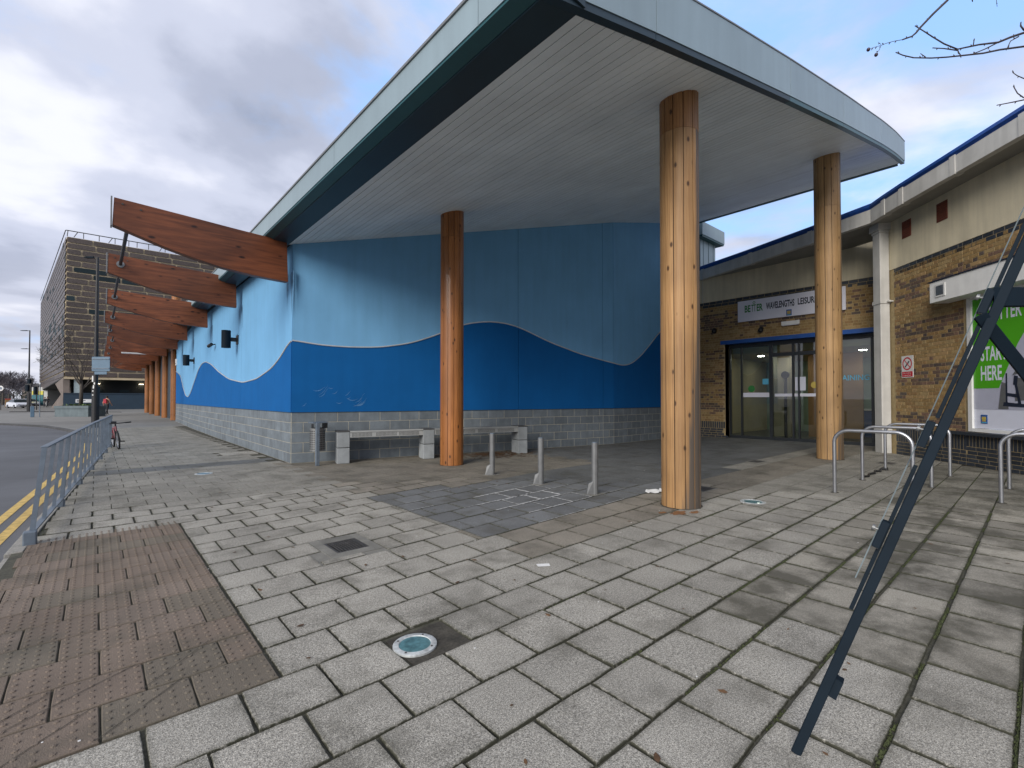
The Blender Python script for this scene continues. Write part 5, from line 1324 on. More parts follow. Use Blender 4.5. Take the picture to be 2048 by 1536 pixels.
mb = MB(); mb.tube([(5.9,-2.3,-0.02),(5.88,-2.28,1.2),(5.8,-2.2,2.3),(5.65,-2.05,3.0)], [0.11,0.085,0.07,0.055], 12); mb.tube([(5.65,-2.05,3.0),(5.35,-1.3,3.6),(4.95,-0.55,3.85),(4.60,-0.10,3.84),(4.469,0.052,3.816)], [0.05,0.035,0.022,0.012,0.007], 8)
mb.build('trunk', 'bark', rw, smooth=True)
tw = MB()
def twig(pts, r0_, r1_): 
    n_ = len(pts); tw.tube(pts, [r0_+(r1_-r0_)*i/(n_-1) for i in range(n_)], 6, tint=R.random())
    for p, q in zip(pts[:-1], pts[1:]):
        p = Vector(p); q = Vector(q); m_ = p.lerp(q, R.uniform(.3, .7)); dv = (q-p).normalized(); o_ = (Vector((0,0,1))*R.choice([-1, 1])+Vector((0,0,0.2))).normalized()
        tip = m_+dv*0.012+o_*0.014; tw.tube([m_, (m_+tip)/2+dv*0.003, tip], [0.0016, 0.0034, 0.0006], 5)
twig([(4.469,0.052,3.816),(4.400,0.110,3.785),(4.343,0.163,3.753),(4.25,0.245,3.738),(4.175,0.305,3.715),(4.144,0.339,3.708)], 0.0075, 0.0045)
twig([(4.144,0.339,3.708),(4.085,0.395,3.745),(4.026,0.444,3.789),(3.985,0.48,3.825),(3.940,0.519,3.862)], 0.0045, 0.003)
twig([(4.144,0.339,3.700),(4.08,0.395,3.712),(4.025,0.445,3.717)], 0.004, 0.003)
twig([(4.467,0.053,3.726),(4.35,0.158,3.705),(4.27,0.228,3.682),(4.177,0.31,3.668),(4.09,0.385,3.655),(4.017,0.451,3.650),(3.931,0.527,3.652),(3.88,0.572,3.668),(3.846,0.603,3.688)], 0.0065, 0.003)
twig([(4.343,0.163,3.753),(4.28,0.22,3.71),(4.21,0.281,3.672)], 0.004, 0.003)
twig([(3.99,0.475,3.655),(3.965,0.497,3.68)], 0.003, 0.002)
twig([(4.144,0.339,3.708),(4.150,0.333,3.685),(4.16,0.325,3.668)], 0.004, 0.003)
twig([(4.22,0.27,3.735),(4.225,0.265,3.775)], 0.003, 0.003)
twig([(4.11,0.37,4.09),(4.102,0.377,4.031),(4.03,0.44,3.94),(3.967,0.496,3.851),(3.945,0.515,3.815),(3.926,0.532,3.793),(3.88,0.573,3.771)], 0.008, 0.0045)
twig([(3.88,0.573,3.771),(3.84,0.61,3.762),(3.80,0.645,3.747),(3.78,0.661,3.735)], 0.0022, 0.0016)
twig([(3.78,0.661,3.735),(3.745,0.693,3.722),(3.722,0.714,3.712)], 0.0015, 0.0012); twig([(3.775,0.665,3.733),(3.765,0.675,3.70),(3.753,0.686,3.682)], 0.0015, 0.0012)
twig([(3.775,0.665,3.738),(3.76,0.678,3.755)], 0.0012, 0.001)
twig([(4.462,0.058,3.377),(4.40,0.113,3.36),(4.331,0.174,3.342)], 0.0045, 0.003); twig([(4.462,0.058,3.39),(4.43,0.085,3.42),(4.412,0.102,3.467)], 0.0035, 0.0025)
twig([(4.464,0.056,3.516),(4.43,0.085,3.535),(4.410,0.104,3.556)], 0.003, 0.002); twig([(4.47,0.05,3.83),(4.45,0.066,3.86),(4.452,0.064,3.885)], 0.005, 0.003)
twig([(4.24,0.253,4.10),(4.215,0.275,4.06),(4.222,0.27,4.02)], 0.004, 0.003); twig([(4.345,0.165,4.10),(4.34,0.168,4.03),(4.345,0.165,3.99)], 0.0018, 0.0014)
twig([(4.44,0.075,3.79),(4.40,0.11,3.76),(4.38,0.13,3.70)], 0.004, 0.002)
# link the visible twigs back to the limb
tw.tube([(5.0,-0.6,3.86),(4.7,-0.28,4.15),(4.45,0.02,4.22),(4.2,0.28,4.17),(4.11,0.37,4.09)], [0.02,0.016,0.013,0.011,0.008], 6)
tw.tube([(4.95,-0.55,3.85),(4.65,-0.15,3.77),(4.467,0.053,3.726)], [0.014,0.010,0.0065], 6); tw.tube([(4.95,-0.55,3.85),(4.7,-0.2,3.5),(4.462,0.058,3.377)], [0.012,0.008,0.0045], 6)
tw.tube([(4.7,-0.2,3.5),(4.55,-0.05,3.52),(4.464,0.056,3.516)], [0.006,0.004,0.003], 5); tw.tube([(4.45,0.02,4.22),(4.35,0.15,4.17),(4.24,0.253,4.10)], [0.008,0.006,0.004], 5); tw.tube([(4.45,0.02,4.22),(4.38,0.12,4.17),(4.345,0.165,4.10)], [0.005,0.003,0.0018], 5)
tw.build('twigs', 'twig', rw, smooth=True)
for p in ((3.714, 0.720, 3.706), (3.751, 0.687, 3.672)):
    bmx = bmesh.new(); bmesh.ops.create_uvsphere(bmx, u_segments=12, v_segments=8, radius=0.0105); mb = MB()
    mb.add([tuple(Vector((v.co.x, v.co.y, v.co.z*1.15))+Vector(p)) for v in bmx.verts], [tuple(v.index for v in f.verts) for f in bmx.faces]); bmx.free(); mb.build('berry', 'berry', rw, smooth=True)
mb = MB(); rnd = random.Random(5)
for k in range(4): tree_branches(mb, (5.65,-2.05,3.0), (rnd.uniform(0.1,1), rnd.uniform(-1,0.1), 0.9), 0.9, 0.04, 4, rnd)
mb.build('crown', 'bark', rw)

# ================================================================== BEHIND: STREET
def lamp_post(x, y, h_, arm, zarm, lab, base=True, arm2=None, r=0.075):
    t_ = thing('street_lamp', lab, 'street lamp', (x, y, 0))
    mb = MB()
    if base: mb.cyl((x, y), 0.155, 0, 2.05, n=16); mb.build('base', 'black', t_, auto=40); mb = MB()
    mb.tube([(x, y, 2.0 if base else 0), (x, y, h_)], [r+0.02, r*0.75], 12); mb.build('pole', 'black', t_, auto=40)
    for (a, z) in [(arm, zarm)]+([arm2] if arm2 else []):
        d = Vector((a[0], a[1], 0)); mb = MB(); mb.tube([(x, y, z), (x+d.x*0.4, y+d.y*0.4, z+0.02)], 0.03, 8); am = mb.build('arm', 'black', t_)
        q = d.normalized(); pr_ = Vector((q.y, -q.x, 0)); c0 = Vector((x, y, z))+d*0.3
        mb = MB(); mb.hexa([c0-pr_*0.06+Vector((0,0,-.02)), c0+pr_*0.06+Vector((0,0,-.02)), c0+d*0.7+pr_*0.12+Vector((0,0,-.01)), c0+d*0.7-pr_*0.12+Vector((0,0,-.01)), c0-pr_*0.05+Vector((0,0,.07)), c0+pr_*0.05+Vector((0,0,.07)), c0+d*0.7+pr_*0.1+Vector((0,0,.04)), c0+d*0.7-pr_*0.1+Vector((0,0,.04))]); mb.build('lantern', 'dark_steel', t_, bevel=0.01)
    return t_
lft = Vector((-0.749, 0.6626, 0))
lp = lamp_post(-0.02, 31.4, 8.55, lft*0.62, 8.52, 'black street lamp behind the railing carrying the backs of two road signs')
pb = thing('road_sign_back', 'grey back of a wide road sign clamped to the near lamp post', 'road sign', (0.05, 31.6, 3.1))
rt3 = Vector((0.749, -0.6626, 0)); fwd = Vector((0.6626, 0.749, 0)); c0 = Vector((0.10, 31.15, 0))+rt3*0.1
mb = MB(); beam(c0-rt3*0.47+Vector((0,0,3.17)), c0+rt3*0.43+Vector((0,0,3.17)), 0.36, 0.01, Vector((0,0,1)), fwd, mb); mb.build('plate', 'sign_back', pb, bevel=0.01)
for z in (2.95, 3.42):
    mb = MB(); beam(c0-rt3*0.45-fwd*0.03+Vector((0,0,z)), c0+rt3*0.41-fwd*0.03+Vector((0,0,z)), 0.02, 0.012, Vector((0,0,1)), fwd, mb); mb.build('rail', 'galv', pb)
pb2 = thing('small_sign_back', 'narrow grey sign back fixed under the wide one on the near lamp post', 'road sign', (0.05, 31.6, 2.7))
mb = MB(); beam(c0-rt3*0.33+Vector((0,0,2.72)), c0+rt3*0.28+Vector((0,0,2.72)), 0.075, 0.01, Vector((0,0,1)), fwd, mb); mb.build('plate', 'sign_back', pb2, bevel=0.01)
stk = thing('stickers', 'torn white stickers on the near lamp post below the sign backs', 'stickers', (-0.02, 31.4, 2.3))
for z, h_, o_ in ((2.28, 0.30, -0.07), (2.15, 0.10, 0.02), (1.95, 0.16, 0.03), (1.80, 0.05, 0.0), (1.6, 0.05, 0.0)):
    c1_ = Vector((-0.02, 31.4, z))-fwd*(0.105 if z > 2 else 0.165)+rt3*o_; mb = MB(); mb.add([c1_-rt3*.035, c1_+rt3*.035, c1_+rt3*.03+Vector((0,0,h_)), c1_-rt3*.03+Vector((0,0,h_))], [(0,1,2,3)]); mb.build('sticker', 'litter', stk)
def ground_at(px_x, depth):      # place by bearing and range
    a = (px_x-1024)/940*depth; return (a*0.749+depth*0.6626, -a*0.6626+depth*0.749)
x, y = ground_at(57.5, 54); lamp_post(x, y, 9.3, lft*1.0, 9.25, 'tall dark street lamp by the traffic lights at the far left', base=True, arm2=(lft*0.9, 7.15), r=0.07)
def signal(px_x, d, z0, z1, w_, lab):
    x, y = ground_at(px_x, d); t_ = thing('traffic_light', lab, 'traffic light', (x, y, 0), 'traffic signals at the far junction')
    mb = MB(); mb.cyl((x, y), 0.06, 0, z1, n=10); mb.build('pole', 'black', t_)
    c_ = Vector((x, y, 0))-fwd*0.1
    mb = MB(); beam(c_-rt3*w_+Vector((0,0,(z0+z1)/2)), c_+rt3*w_+Vector((0,0,(z0+z1)/2)), (z1-z0)/2, 0.05, Vector((0,0,1)), fwd, mb); hd_ = mb.build('backing_board', 'black', t_, bevel=0.03)
    mb = MB(); beam(c_-rt3*0.14-fwd*.1+Vector((0,0,(z0+z1)/2)), c_+rt3*0.14-fwd*.1+Vector((0,0,(z0+z1)/2)), (z1-z0)/2-0.12, 0.12, Vector((0,0,1)), fwd, mb); mb.build('signal_head', 'dark_steel', hd_, bevel=0.03)
signal(62, 53, 2.95, 3.75, 0.30, 'black traffic signal backing board highest on the far left pole'); signal(58.5, 51, 2.15, 3.05, 0.34, 'lower black traffic signal board with a white stripe left of the thin post')
signal(73.5, 60, 1.9, 3.1, 0.32, 'black traffic signal just right of the other two at the far junction')
x, y = ground_at(80, 36.8); t_ = thing('thin_post', 'thin pale sign post with a small cap by the corner planter', 'post', (x, y, 0)); mb = MB(); mb.cyl((x, y), 0.028, 0, 2.58, n=8); mb.build('pole', 'galv', t_); mb = MB(); mb.cyl((x, y), 0.05, 2.56, 2.66, n=8); mb.build('cap', 'litter', t_)
x, y = ground_at(65.5, 36.8); t_ = thing('street_bollard', 'blue grey square bollard beside the thin post at the corner', 'bollard', (x, y, 0))
mb = MB(); mb.box((x-0.11, y-0.11, 0), (x+0.11, y+0.11, 0.82)); mb.build('body', 'sign_back', t_, bevel=0.02); mb = MB(); mb.box((x-0.09, y-0.09, 0.82), (x+0.09, y+0.09, 0.87)); mb.build('cap', 'galv', t_, bevel=0.02)
# planter with street tree
plc = ground_at(162, 38.2); a = (162-1024)/940*38.2
pt = thing('planter', 'long grey concrete planter at the street corner', 'planter', (plc[0], plc[1], 0))
c0 = Vector((plc[0], plc[1], 0))
def rbox(mb, c_, X, Y, hx, hy, z0, z1): 
    V = [c_-X*hx-Y*hy, c_+X*hx-Y*hy, c_+X*hx+Y*hy, c_-X*hx+Y*hy]; return mb.hexa([v+Vector((0,0,z0)) for v in V]+[v+Vector((0,0,z1)) for v in V])
mb = MB(); rbox(mb, c0, rt3, fwd, 1.33, 0.8, 0, 0.62); mb.build('body', 'planter', pt)
mb = MB(); rbox(mb, c0, rt3, fwd, 1.38, 0.85, 0.63, 0.86); mb.build('coping', 'planter', pt, bevel=0.02)
mb = MB(); rbox(mb, c0, rt3, fwd, 1.15, 0.6, 0.84, 0.87); so_ = mb.build('soil', 'dirt', pt)
gp_ = MB(); rnd = random.Random(3)
for k in range(160):
    p = c0+rt3*rnd.uniform(-1.1, 1.1)+fwd*rnd.uniform(-.5, .5)+Vector((0,0,0.87)); h_ = rnd.uniform(.05, .2); gp_.add([p, p+Vector((rnd.uniform(-.1,.1), rnd.uniform(-.1,.1), h_)), p+Vector((rnd.uniform(-.1,.1), rnd.uniform(-.1,.1), h_*.6))], [(0,1,2)])
gp_.build('ground_plants', 'leaf_green', so_, kind='stuff')
tr = thing('street_tree', 'bare young street tree growing from the corner planter', 'tree', (plc[0], plc[1], 0.87))
mb = MB(); p0 = c0+Vector((0,0,0.85)); mb.tube([p0, p0+Vector((0.02,0,1.2)), p0+Vector((0,0.03,2.0))], [0.14, 0.11, 0.10], 10); mb.build('trunk', 'bark', tr, smooth=True)
mb = MB(); rnd = random.Random(11)
for k in range(7):
    q = k*0.9; tree_branches(mb, p0+Vector((0,0,1.25+0.12*k)), (math.cos(q)*0.85, math.sin(q)*0.85, 0.75+0.12*k), 1.3, 0.055, 5, rnd, spread=0.5, ratio=0.74, kids=(2, 3), minr=0.007)
tree_branches(mb, p0+Vector((0,0.03,2.0)), (0, 0, 1), 1.4, 0.08, 6, rnd, spread=0.45, ratio=0.76, minr=0.007)
mb.build('crown', 'bark', tr)

# ================================================================== LIBRARY-LIKE CLAD BUILDING BEHIND
cpc = ground_at(127, 60); CO = Vector((cpc[0], cpc[1], 0))
cp = thing('clad_building', 'tall dark building clad in long brown panels with beige joints and scattered small windows', 'building', CO)
FR = Frame(CO, (1, 0, 0))           # right face, runs away from us along +U
ld = Vector((-0.099, 0.995, 0)).normalized()
FL = Frame(CO+ld*62, -ld)           # left face, r from far end to the corner
ZB, ZT = 4.2, 22.3
mb = MB(); mb.prism([CO+Vector((0.1, 0.1, ZB)), CO+Vector((45, 0.1, ZB)), CO+Vector((45, 40, ZB)), CO+ld*62+Vector((10, 0, ZB)), CO+ld*62+Vector((0.1, 0, ZB))], (0, 0, ZT-ZB)); mb.build('joint_wall', 'cp_mortar', cp)
nrow = 24; ph = (ZT-ZB)/nrow; rnd = random.Random(21); pans = []
wins = {(6, 1), (10, 0), (12, 1), (12, 2), (16, 3), (6, 2), (17, 4), (19, 2)}
for i in range(nrow):
    x = -rnd.choice([0.3, 1.2, 1.9]); k = 0; z1 = ZT-i*ph; z0 = z1-ph
    while x < 26:
        ww = rnd.choice([1.9, 2.9, 3.4]); a, b = max(x, 0.02), x+ww; x = b
        if b-a < 0.3: continue
        pans.append((a+0.09, b-0.09, z0+0.085, z1-0.085, 'cp_glass' if (i, k) in wins or rnd.random() < 0.03 else 'cp_brick')); k += 1
for a, b, z0, z1, m_ in pans[:296]:
    mb = MB(); pr = 0.025 if m_ == 'cp_brick' else 0.015; mb.fbox(FR, a, b, z0, z1, -0.02, pr); mb.build('cladding_panel' if m_ == 'cp_brick' else 'window', m_, cp)
mb = MB()
for a, b, z0, z1, m_ in pans[296:]: mb.fbox(FR, a, b, z0, z1, -0.02, 0.025)
for i in range(nrow):
    x = 26
    while x < 45: ww = rnd.choice([1.9, 2.9, 3.4]); mb.fbox(FR, x+.07, min(45, x+ww)-.07, ZT-(i+1)*ph+.075, ZT-i*ph-.075, -0.02, 0.10); x += ww
mb.build('cladding_panels', 'cp_brick', cp, kind='stuff')
mb = MB(); wn = []
for i in range(nrow):
    x = rnd.uniform(-2, 0)
    while x < 62:
        ww = rnd.choice([1.9, 2.9, 3.4]); a, b = max(x, 0.02), min(x+ww, 61.95); x += ww
        if b-a < 0.2: continue
        if rnd.random() < (0.22 if 9 < i < 20 else 0.05) and len(wn) < 60: wn.append((a+.3, b-.3, ZT-(i+1)*ph+.02, ZT-i*ph-.02))
        else: mb.fbox(FL, a+.09, b-.09, ZT-(i+1)*ph+.085, ZT-i*ph-.085, -0.02, 0.02)
mb.build('cladding_panels', 'cp_brick', cp, kind='stuff')
for a, b, z0, z1 in wn:
    mb = MB(); mb.fbox(FL, a, b, z0, z1, -0.02, 0.03); mb.build('window', 'cp_glass', cp)
mb = MB(); mb.fbox(FR, 0, 45, ZB-0.25, ZB, -0.3, 0.12); mb.build('soffit_edge', 'cp_mortar', cp)
# roof screen
mb = MB(); mb.tube([FR.p(0, ZT+0.75, 0.1), FR.p(45, ZT+0.75, 0.1)], 0.06, 6); mb.tube([FL.p(0, ZT+0.55, 0.05), FL.p(62, ZT+0.75, 0.05)], 0.05, 6); mb.build('parapet_rail', 'granite_dark_and_shade', cp)
x = 0.1
while x < 30:
    mb = MB(); k = rnd.random(); w2 = rnd.uniform(.05, .5)
    mb.tube([FR.p(x, ZT, 0.1), FR.p(x+(w2 if k < .5 else 0), ZT+0.75, 0.1)], 0.045, 5); mb.build('parapet_post', 'granite_dark_and_shade', cp); x += rnd.uniform(0.5, 1.7)
mb = MB(); rr_ = FR.p(21, ZT, 0); mb.box((rr_.x, rr_.y+4, ZT), (rr_.x+3.5, rr_.y+8, ZT+2.4)); mb.build('plant_room', 'trim', cp)
# base: dark recess, glazing, podium
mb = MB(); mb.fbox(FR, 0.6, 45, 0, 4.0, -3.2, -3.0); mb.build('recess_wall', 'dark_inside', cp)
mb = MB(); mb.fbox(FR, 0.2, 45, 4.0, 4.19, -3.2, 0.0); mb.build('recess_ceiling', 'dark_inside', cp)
for k in range(26):
    mb = MB(); a = 2.6+k*1.5; 
    if rnd.random() < 0.3: continue
    mb.fbox(FR, a, a+rnd.uniform(0.8, 1.4), 2.25+rnd.uniform(0, .15), 2.55+rnd.uniform(0, 0.1), -3.0, -2.96); mb.build('window', rnd.choice(['cp_column', 'cp_glass', 'sign_back']), cp)
for k in range(5):
    mb = MB(); mb.fbox(FR, 3+k*4.7, 3.5+k*4.7, 3.45, 3.5, -2.9, -2.4); mb.build('ceiling_lamp', 'lamp_dim', cp)
mb = MB(); mb.fbox(FR, 0.95, 1.55, 2.1, 4.0, -0.9, -0.3); mb.build('pillar', 'cp_column', cp)
mb = MB(); mb.fbox(FR, 0.0, 45, 0, 2.05, -0.35, 0.35); mb.build('podium', 'cp_podium', cp)
mb = MB(); mb.fbox(FR, 0.0, 45, 2.05, 2.17, -0.4, 0.42); mb.build('podium_coping', 'cp_podium', cp)
# slanted stone flank under the left face
mb = MB(); A = CO; D = ld
mb.prism([A+Vector((-.05,0.05,0)), A+Vector((-.05,0.05,4.15)), A+D*14+Vector((-.05,0,3.6)), A+D*3.0+Vector((-.05,0,2.0)), A+D*22+Vector((-.05,0,0))], Vector((0.6, 0, 0))); mb.build('stone_flank', 'cp_stone', cp)
mb = MB(); mb.prism([A+Vector((2.5,4,0)), A+Vector((2.5,4,4.15)), A+D*45+Vector((2.5,0,4.15)), A+D*45+Vector((2.5,0,0))], Vector((0.5, 0, 0))); mb.build('ground_floor_wall', 'cp_stone', cp)
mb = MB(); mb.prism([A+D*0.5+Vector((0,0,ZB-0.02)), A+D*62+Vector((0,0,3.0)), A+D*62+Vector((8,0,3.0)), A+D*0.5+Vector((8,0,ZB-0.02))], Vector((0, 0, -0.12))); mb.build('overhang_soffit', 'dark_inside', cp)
mb = MB(); mb.prism([FL.p(0, 3.0, 0.02), FL.p(61.5, ZB, 0.02), FL.p(0, ZB+0.1, 0.02)], FL.n*-0.2); mb.build('overhang_panel', 'cp_brick', cp)
sn = thing('street_nameplate', 'white street nameplate on the dark podium behind the street tree', 'street sign', FR.p(1.1, 1.2))
mb = MB(); mb.fbox(FR, 1.15, 2.75, 0.92, 1.36, 0.36, 0.38); mb.build('plate', 'paint_white', sn)
mb = MB(); mb.fbox(FR, 1.25, 2.1, 1.16, 1.24, 0.38, 0.385); mb.fbox(FR, 1.25, 1.9, 1.0, 1.08, 0.38, 0.385); mb.build('lettering_rows', 'ink', sn)
sh_ = thing('shop_front', 'small lit shop front with a yellow fascia under the overhang of the clad building', 'shop', (0, 0, 0))
x, y = ground_at(91, 95); c0 = Vector((x, y, 0)); ORG[sh_.name] = c0; sh_.location = c0
mb = MB(); rbox(mb, c0, rt3, fwd, 1.9, 1.5, 0, 3.7); mb.build('wall', 'pale_wall', sh_); mb = MB(); rbox(mb, c0-fwd*1.56, rt3, fwd, 1.1, 0.05, 2.2, 2.95); mb.build('fascia_sign', 'fascia_yellow', sh_)
mb = MB(); rbox(mb, c0-fwd*1.56, rt3, fwd, 1.1, 0.05, 0.2, 2.15); mb.build('glazing', 'shop_teal', sh_)

# cars
def car(px_x, d, m_, lab, yaw, s_=1.0):
    x, y = ground_at(px_x, d); t_ = thing('car', lab, 'car', (x, y, -0.1))
    f_ = Vector((math.cos(yaw), math.sin(yaw), 0)); l_ = Vector((-math.sin(yaw), math.cos(yaw), 0)); o_ = Vector((x, y, -0.1))
    P = lambda a, b, c_: o_+f_*a+l_*b+Vector((0,0,c_))
    prof = [(2.15,.28),(2.2,.5),(2.1,.72),(1.3,.92),(0.75,1.0),(-0.2,1.0),(-1.9,0.98),(-2.1,0.8),(-2.15,.3)]
    def loft(pf, wlo, whi, zlo, zhi, mb):
        n_ = len(pf); V = []
        for sg in (1, -1):
            for a, z in pf:
                w_ = wlo+(whi-wlo)*max(0, min(1, (z-zlo)/(zhi-zlo))); V.append(P(a, sg*w_, z))
        mb.add(V, [tuple(range(n_-1, -1, -1)), tuple(range(n_, 2*n_))]+[(k, (k+1) % n_, (k+1) % n_+n_, k+n_) for k in range(n_)])
    mb = MB(); loft(prof, 0.88, 0.82, .5, 1.0, mb); mb.build('body', m_, t_, bevel=0.05)
    mb = MB(); loft([(1.0,.96),(0.35,1.42),(-0.9,1.46),(-1.75,.98)], 0.80, 0.60, .96, 1.46, mb); mb.build('glasshouse', 'car_glass', t_, bevel=0.04)
    mb = MB(); loft([(0.32,1.42),(-0.9,1.46),(-0.9,1.50),(0.3,1.46)], 0.62, 0.60, 1.4, 1.5, mb); mb.build('roof', m_, t_, bevel=0.02)
    for a in (1.35, -1.35):
        for b in (.82, -.82):
            mb = MB(); mb.tube([P(a, b-0.1, 0.31), P(a, b+0.1, 0.31)], 0.31, 18); wh = mb.build('wheel', 'rubber', t_); mb = MB(); mb.tube([P(a, b-0.105, 0.31), P(a, b+0.105, 0.31)], 0.18, 12); mb.build('rim', 'steel', wh)
    for b in (.6, -.6):
        mb = MB(); mb.tube([P(2.05, b, 0.62), P(2.2, b, 0.60)], 0.12, 10); mb.build('headlight', 'sign_white', t_)
        mb = MB(); mb.box(P(-2.2, b, .6)-Vector((.06,.06,.08)), P(-2.15, b, .75)+Vector((.06,.06,0))); mb.build('tail_light', 'red', t_)
        mb = MB(); q = P(0.75, b*1.62, 0.98); mb.box(q-Vector((.08,.08,.06)), q+Vector((.08,.08,.08))); mb.build('mirror', m_, t_)
    mb = MB(); mb.add([P(2.215, .45, .36), P(2.215, -.45, .36), P(2.21, -.45, .52), P(2.21, .45, .52)], [(0,1,2,3)]); mb.build('grille', 'black', t_)
    return t_
toward = math.atan2(-0.82, 0.30)
car(38, 72, 'car_white', 'white car coming towards the camera on the far road', toward)
car(60, 92, 'car_silver', 'silver car behind the white one on the far road', toward)
x, y = ground_at(17, 78); t_ = thing('signal_box', 'small tan cabinet on the island left of the white car', 'cabinet', (x, y, 0)); mb = MB(); mb.box((x-.35, y-.35, 0), (x+.35, y+.35, 1.3)); mb.build('casing', 'brick_yellow', t_, bevel=.06); mb = MB(); mb.box((x-.37, y-.37, 1.3), (x+.37, y+.37, 1.4)); mb.build('cap', 'red', t_)
x, y = ground_at(2, 60); t_ = thing('round_road_sign', 'round white road sign on a pole at the left edge of the far road', 'road sign', (x, y, 0))
mb = MB(); mb.cyl((x, y), 0.04, 0, 2.4, n=8); mb.build('pole', 'black', t_); c_ = Vector((x, y, 2.75)); mb = MB(); mb.tube([c_, c_-fwd*0.04], 0.34, 20); mb.build('disc', 'paint_white', t_); mb = MB(); mb.tube([c_-fwd*0.04, c_-fwd*0.05], 0.17, 16); mb.build('symbol', 'galv', t_)

# people
def person(name_lab, px_x, d, H, yaw, top, legs_m, stride=0.22, arms=0.12, bag=None):
    x, y = ground_at(px_x, d); t_ = thing('person', name_lab, 'person', (x, y, 0))
    f_ = Vector((math.cos(yaw), math.sin(yaw), 0)); l_ = Vector((-math.sin(yaw), math.cos(yaw), 0)); k = H/1.75
    P = lambda a, b, z: (f_*a+l_*b+Vector((0,0,z)))*k
    J = {'pel': (0,0,.95), 'wst': (0,0,1.12), 'chs': (0.01,0,1.34), 'nck': (0.01,0,1.50), 'hd': (0.03,0,1.60), 'top': (0.03,0,1.72),
         'hl': (0,.10,.90), 'kl': (stride*.6,.10,.50), 'al': (stride,.10,.09), 'tl': (stride+.16,.11,.04), 'hr': (0,-.10,.90), 'kr': (-stride*.25,-.10,.49), 'ar': (-stride,-.10,.12), 'tr': (-stride+.14,-.11,.04),
         'sl': (0.0,.19,1.41), 'el': (-arms,.25,1.14), 'wl': (-arms+.08,.26,.90), 'fl': (-arms+.12,.26,.80), 'sr': (0.0,-.19,1.41), 'er': (arms*.6,-.25,1.14), 'wr': (arms+.12,-.26,.92), 'fr': (arms+.18,-.26,.83)}
    rad_ = {'pel': .15, 'wst': .13, 'chs': .165, 'nck': .06, 'hd': .095, 'top': .06, 'hl': .10, 'kl': .065, 'al': .042, 'tl': .035, 'hr': .10, 'kr': .065, 'ar': .042, 'tr': .035, 'sl': .07, 'el': .05, 'wl': .035, 'fl': .03, 'sr': .07, 'er': .05, 'wr': .035, 'fr': .03}
    E_ = [('pel','wst'),('wst','chs'),('chs','nck'),('nck','hd'),('hd','top'),('pel','hl'),('hl','kl'),('kl','al'),('al','tl'),('pel','hr'),('hr','kr'),('kr','ar'),('ar','tr'),('chs','sl'),('sl','el'),('el','wl'),('wl','fl'),('chs','sr'),('sr','er'),('er','wr'),('wr','fr')]
    ks = list(J); me = bpy.data.meshes.new('body'); me.from_pydata([P(*J[q]) for q in ks], [(ks.index(a), ks.index(b)) for a, b in E_], [])
    o = bpy.data.objects.new('body', me); C.objects.link(o)
    sk = o.modifiers.new('skin', 'SKIN'); 
    for i, q in enumerate(ks): me.skin_vertices[0].data[i].radius = (rad_[q]*k, rad_[q]*k*(0.75 if q in ('pel','wst','chs') else 1))
    me.skin_vertices[0].data[0].use_root = True
    ss = o.modifiers.new('sub', 'SUBSURF'); ss.levels = 2; ss.render_levels = 2
    dg = bpy.context.evaluated_depsgraph_get(); m2 = bpy.data.meshes.new_from_object(o.evaluated_get(dg)); m2.name = 'body'
    o.modifiers.clear(); o.data = m2; o.parent = t_
    for q in (legs_m, top, 'skin', 'black'): m2.materials.append(MATS[q])
    for p in m2.polygons:
        z = p.center.z/k; r_ = (Vector((p.center.x, p.center.y, 0)) ).dot(l_)/k
        p.material_index = 3 if z < 0.11 else 0 if z < 0.98 and abs(r_) < 0.2 else 2 if (z > 1.49 or (z < 0.90 and abs(r_) >= 0.2)) else 1; p.use_smooth = True
    bmx = bmesh.new(); bmesh.ops.create_uvsphere(bmx, u_segments=14, v_segments=10, radius=0.107*k); mb = MB(); c_ = P(0.005, 0, 1.665)+Vector((x, y, 0))
    mb.add([tuple(v.co+c_) for v in bmx.verts if True], [tuple(v.index for v in f.verts) for f in bmx.faces]); bmx.free(); mb.build('hair', 'hair', t_, smooth=True)
    if bag:
        mb = MB(); q = P(-0.17, 0, 1.27)+Vector((x, y, 0)); mb.hexa([q+v for v in (-l_*.15-f_*.08-Vector((0,0,.2)), l_*.15-f_*.08-Vector((0,0,.2)), l_*.15+f_*.08-Vector((0,0,.2)), -l_*.15+f_*.08-Vector((0,0,.2)), -l_*.13-f_*.06+Vector((0,0,.2)), l_*.13-f_*.06+Vector((0,0,.2)), l_*.13+f_*.06+Vector((0,0,.2)), -l_*.13+f_*.06+Vector((0,0,.2)))]); mb.build('backpack', bag, t_, bevel=0.04)
    return t_
person('person in a pale top with a red backpack walking away on the pavement', 214, 42, 1.68, rad(48.5), 'skin', 'cloth_dark', bag='cloth_red')
person('person in dark clothes walking under the overhang of the clad building', 95.5, 78, 1.75, rad(228), 'cloth_dark', 'cloth_dark')
person('person in black standing near the traffic lights far down the street', 90, 84, 1.7, rad(200), 'cloth_dark', 'cloth_dark', stride=0.08)

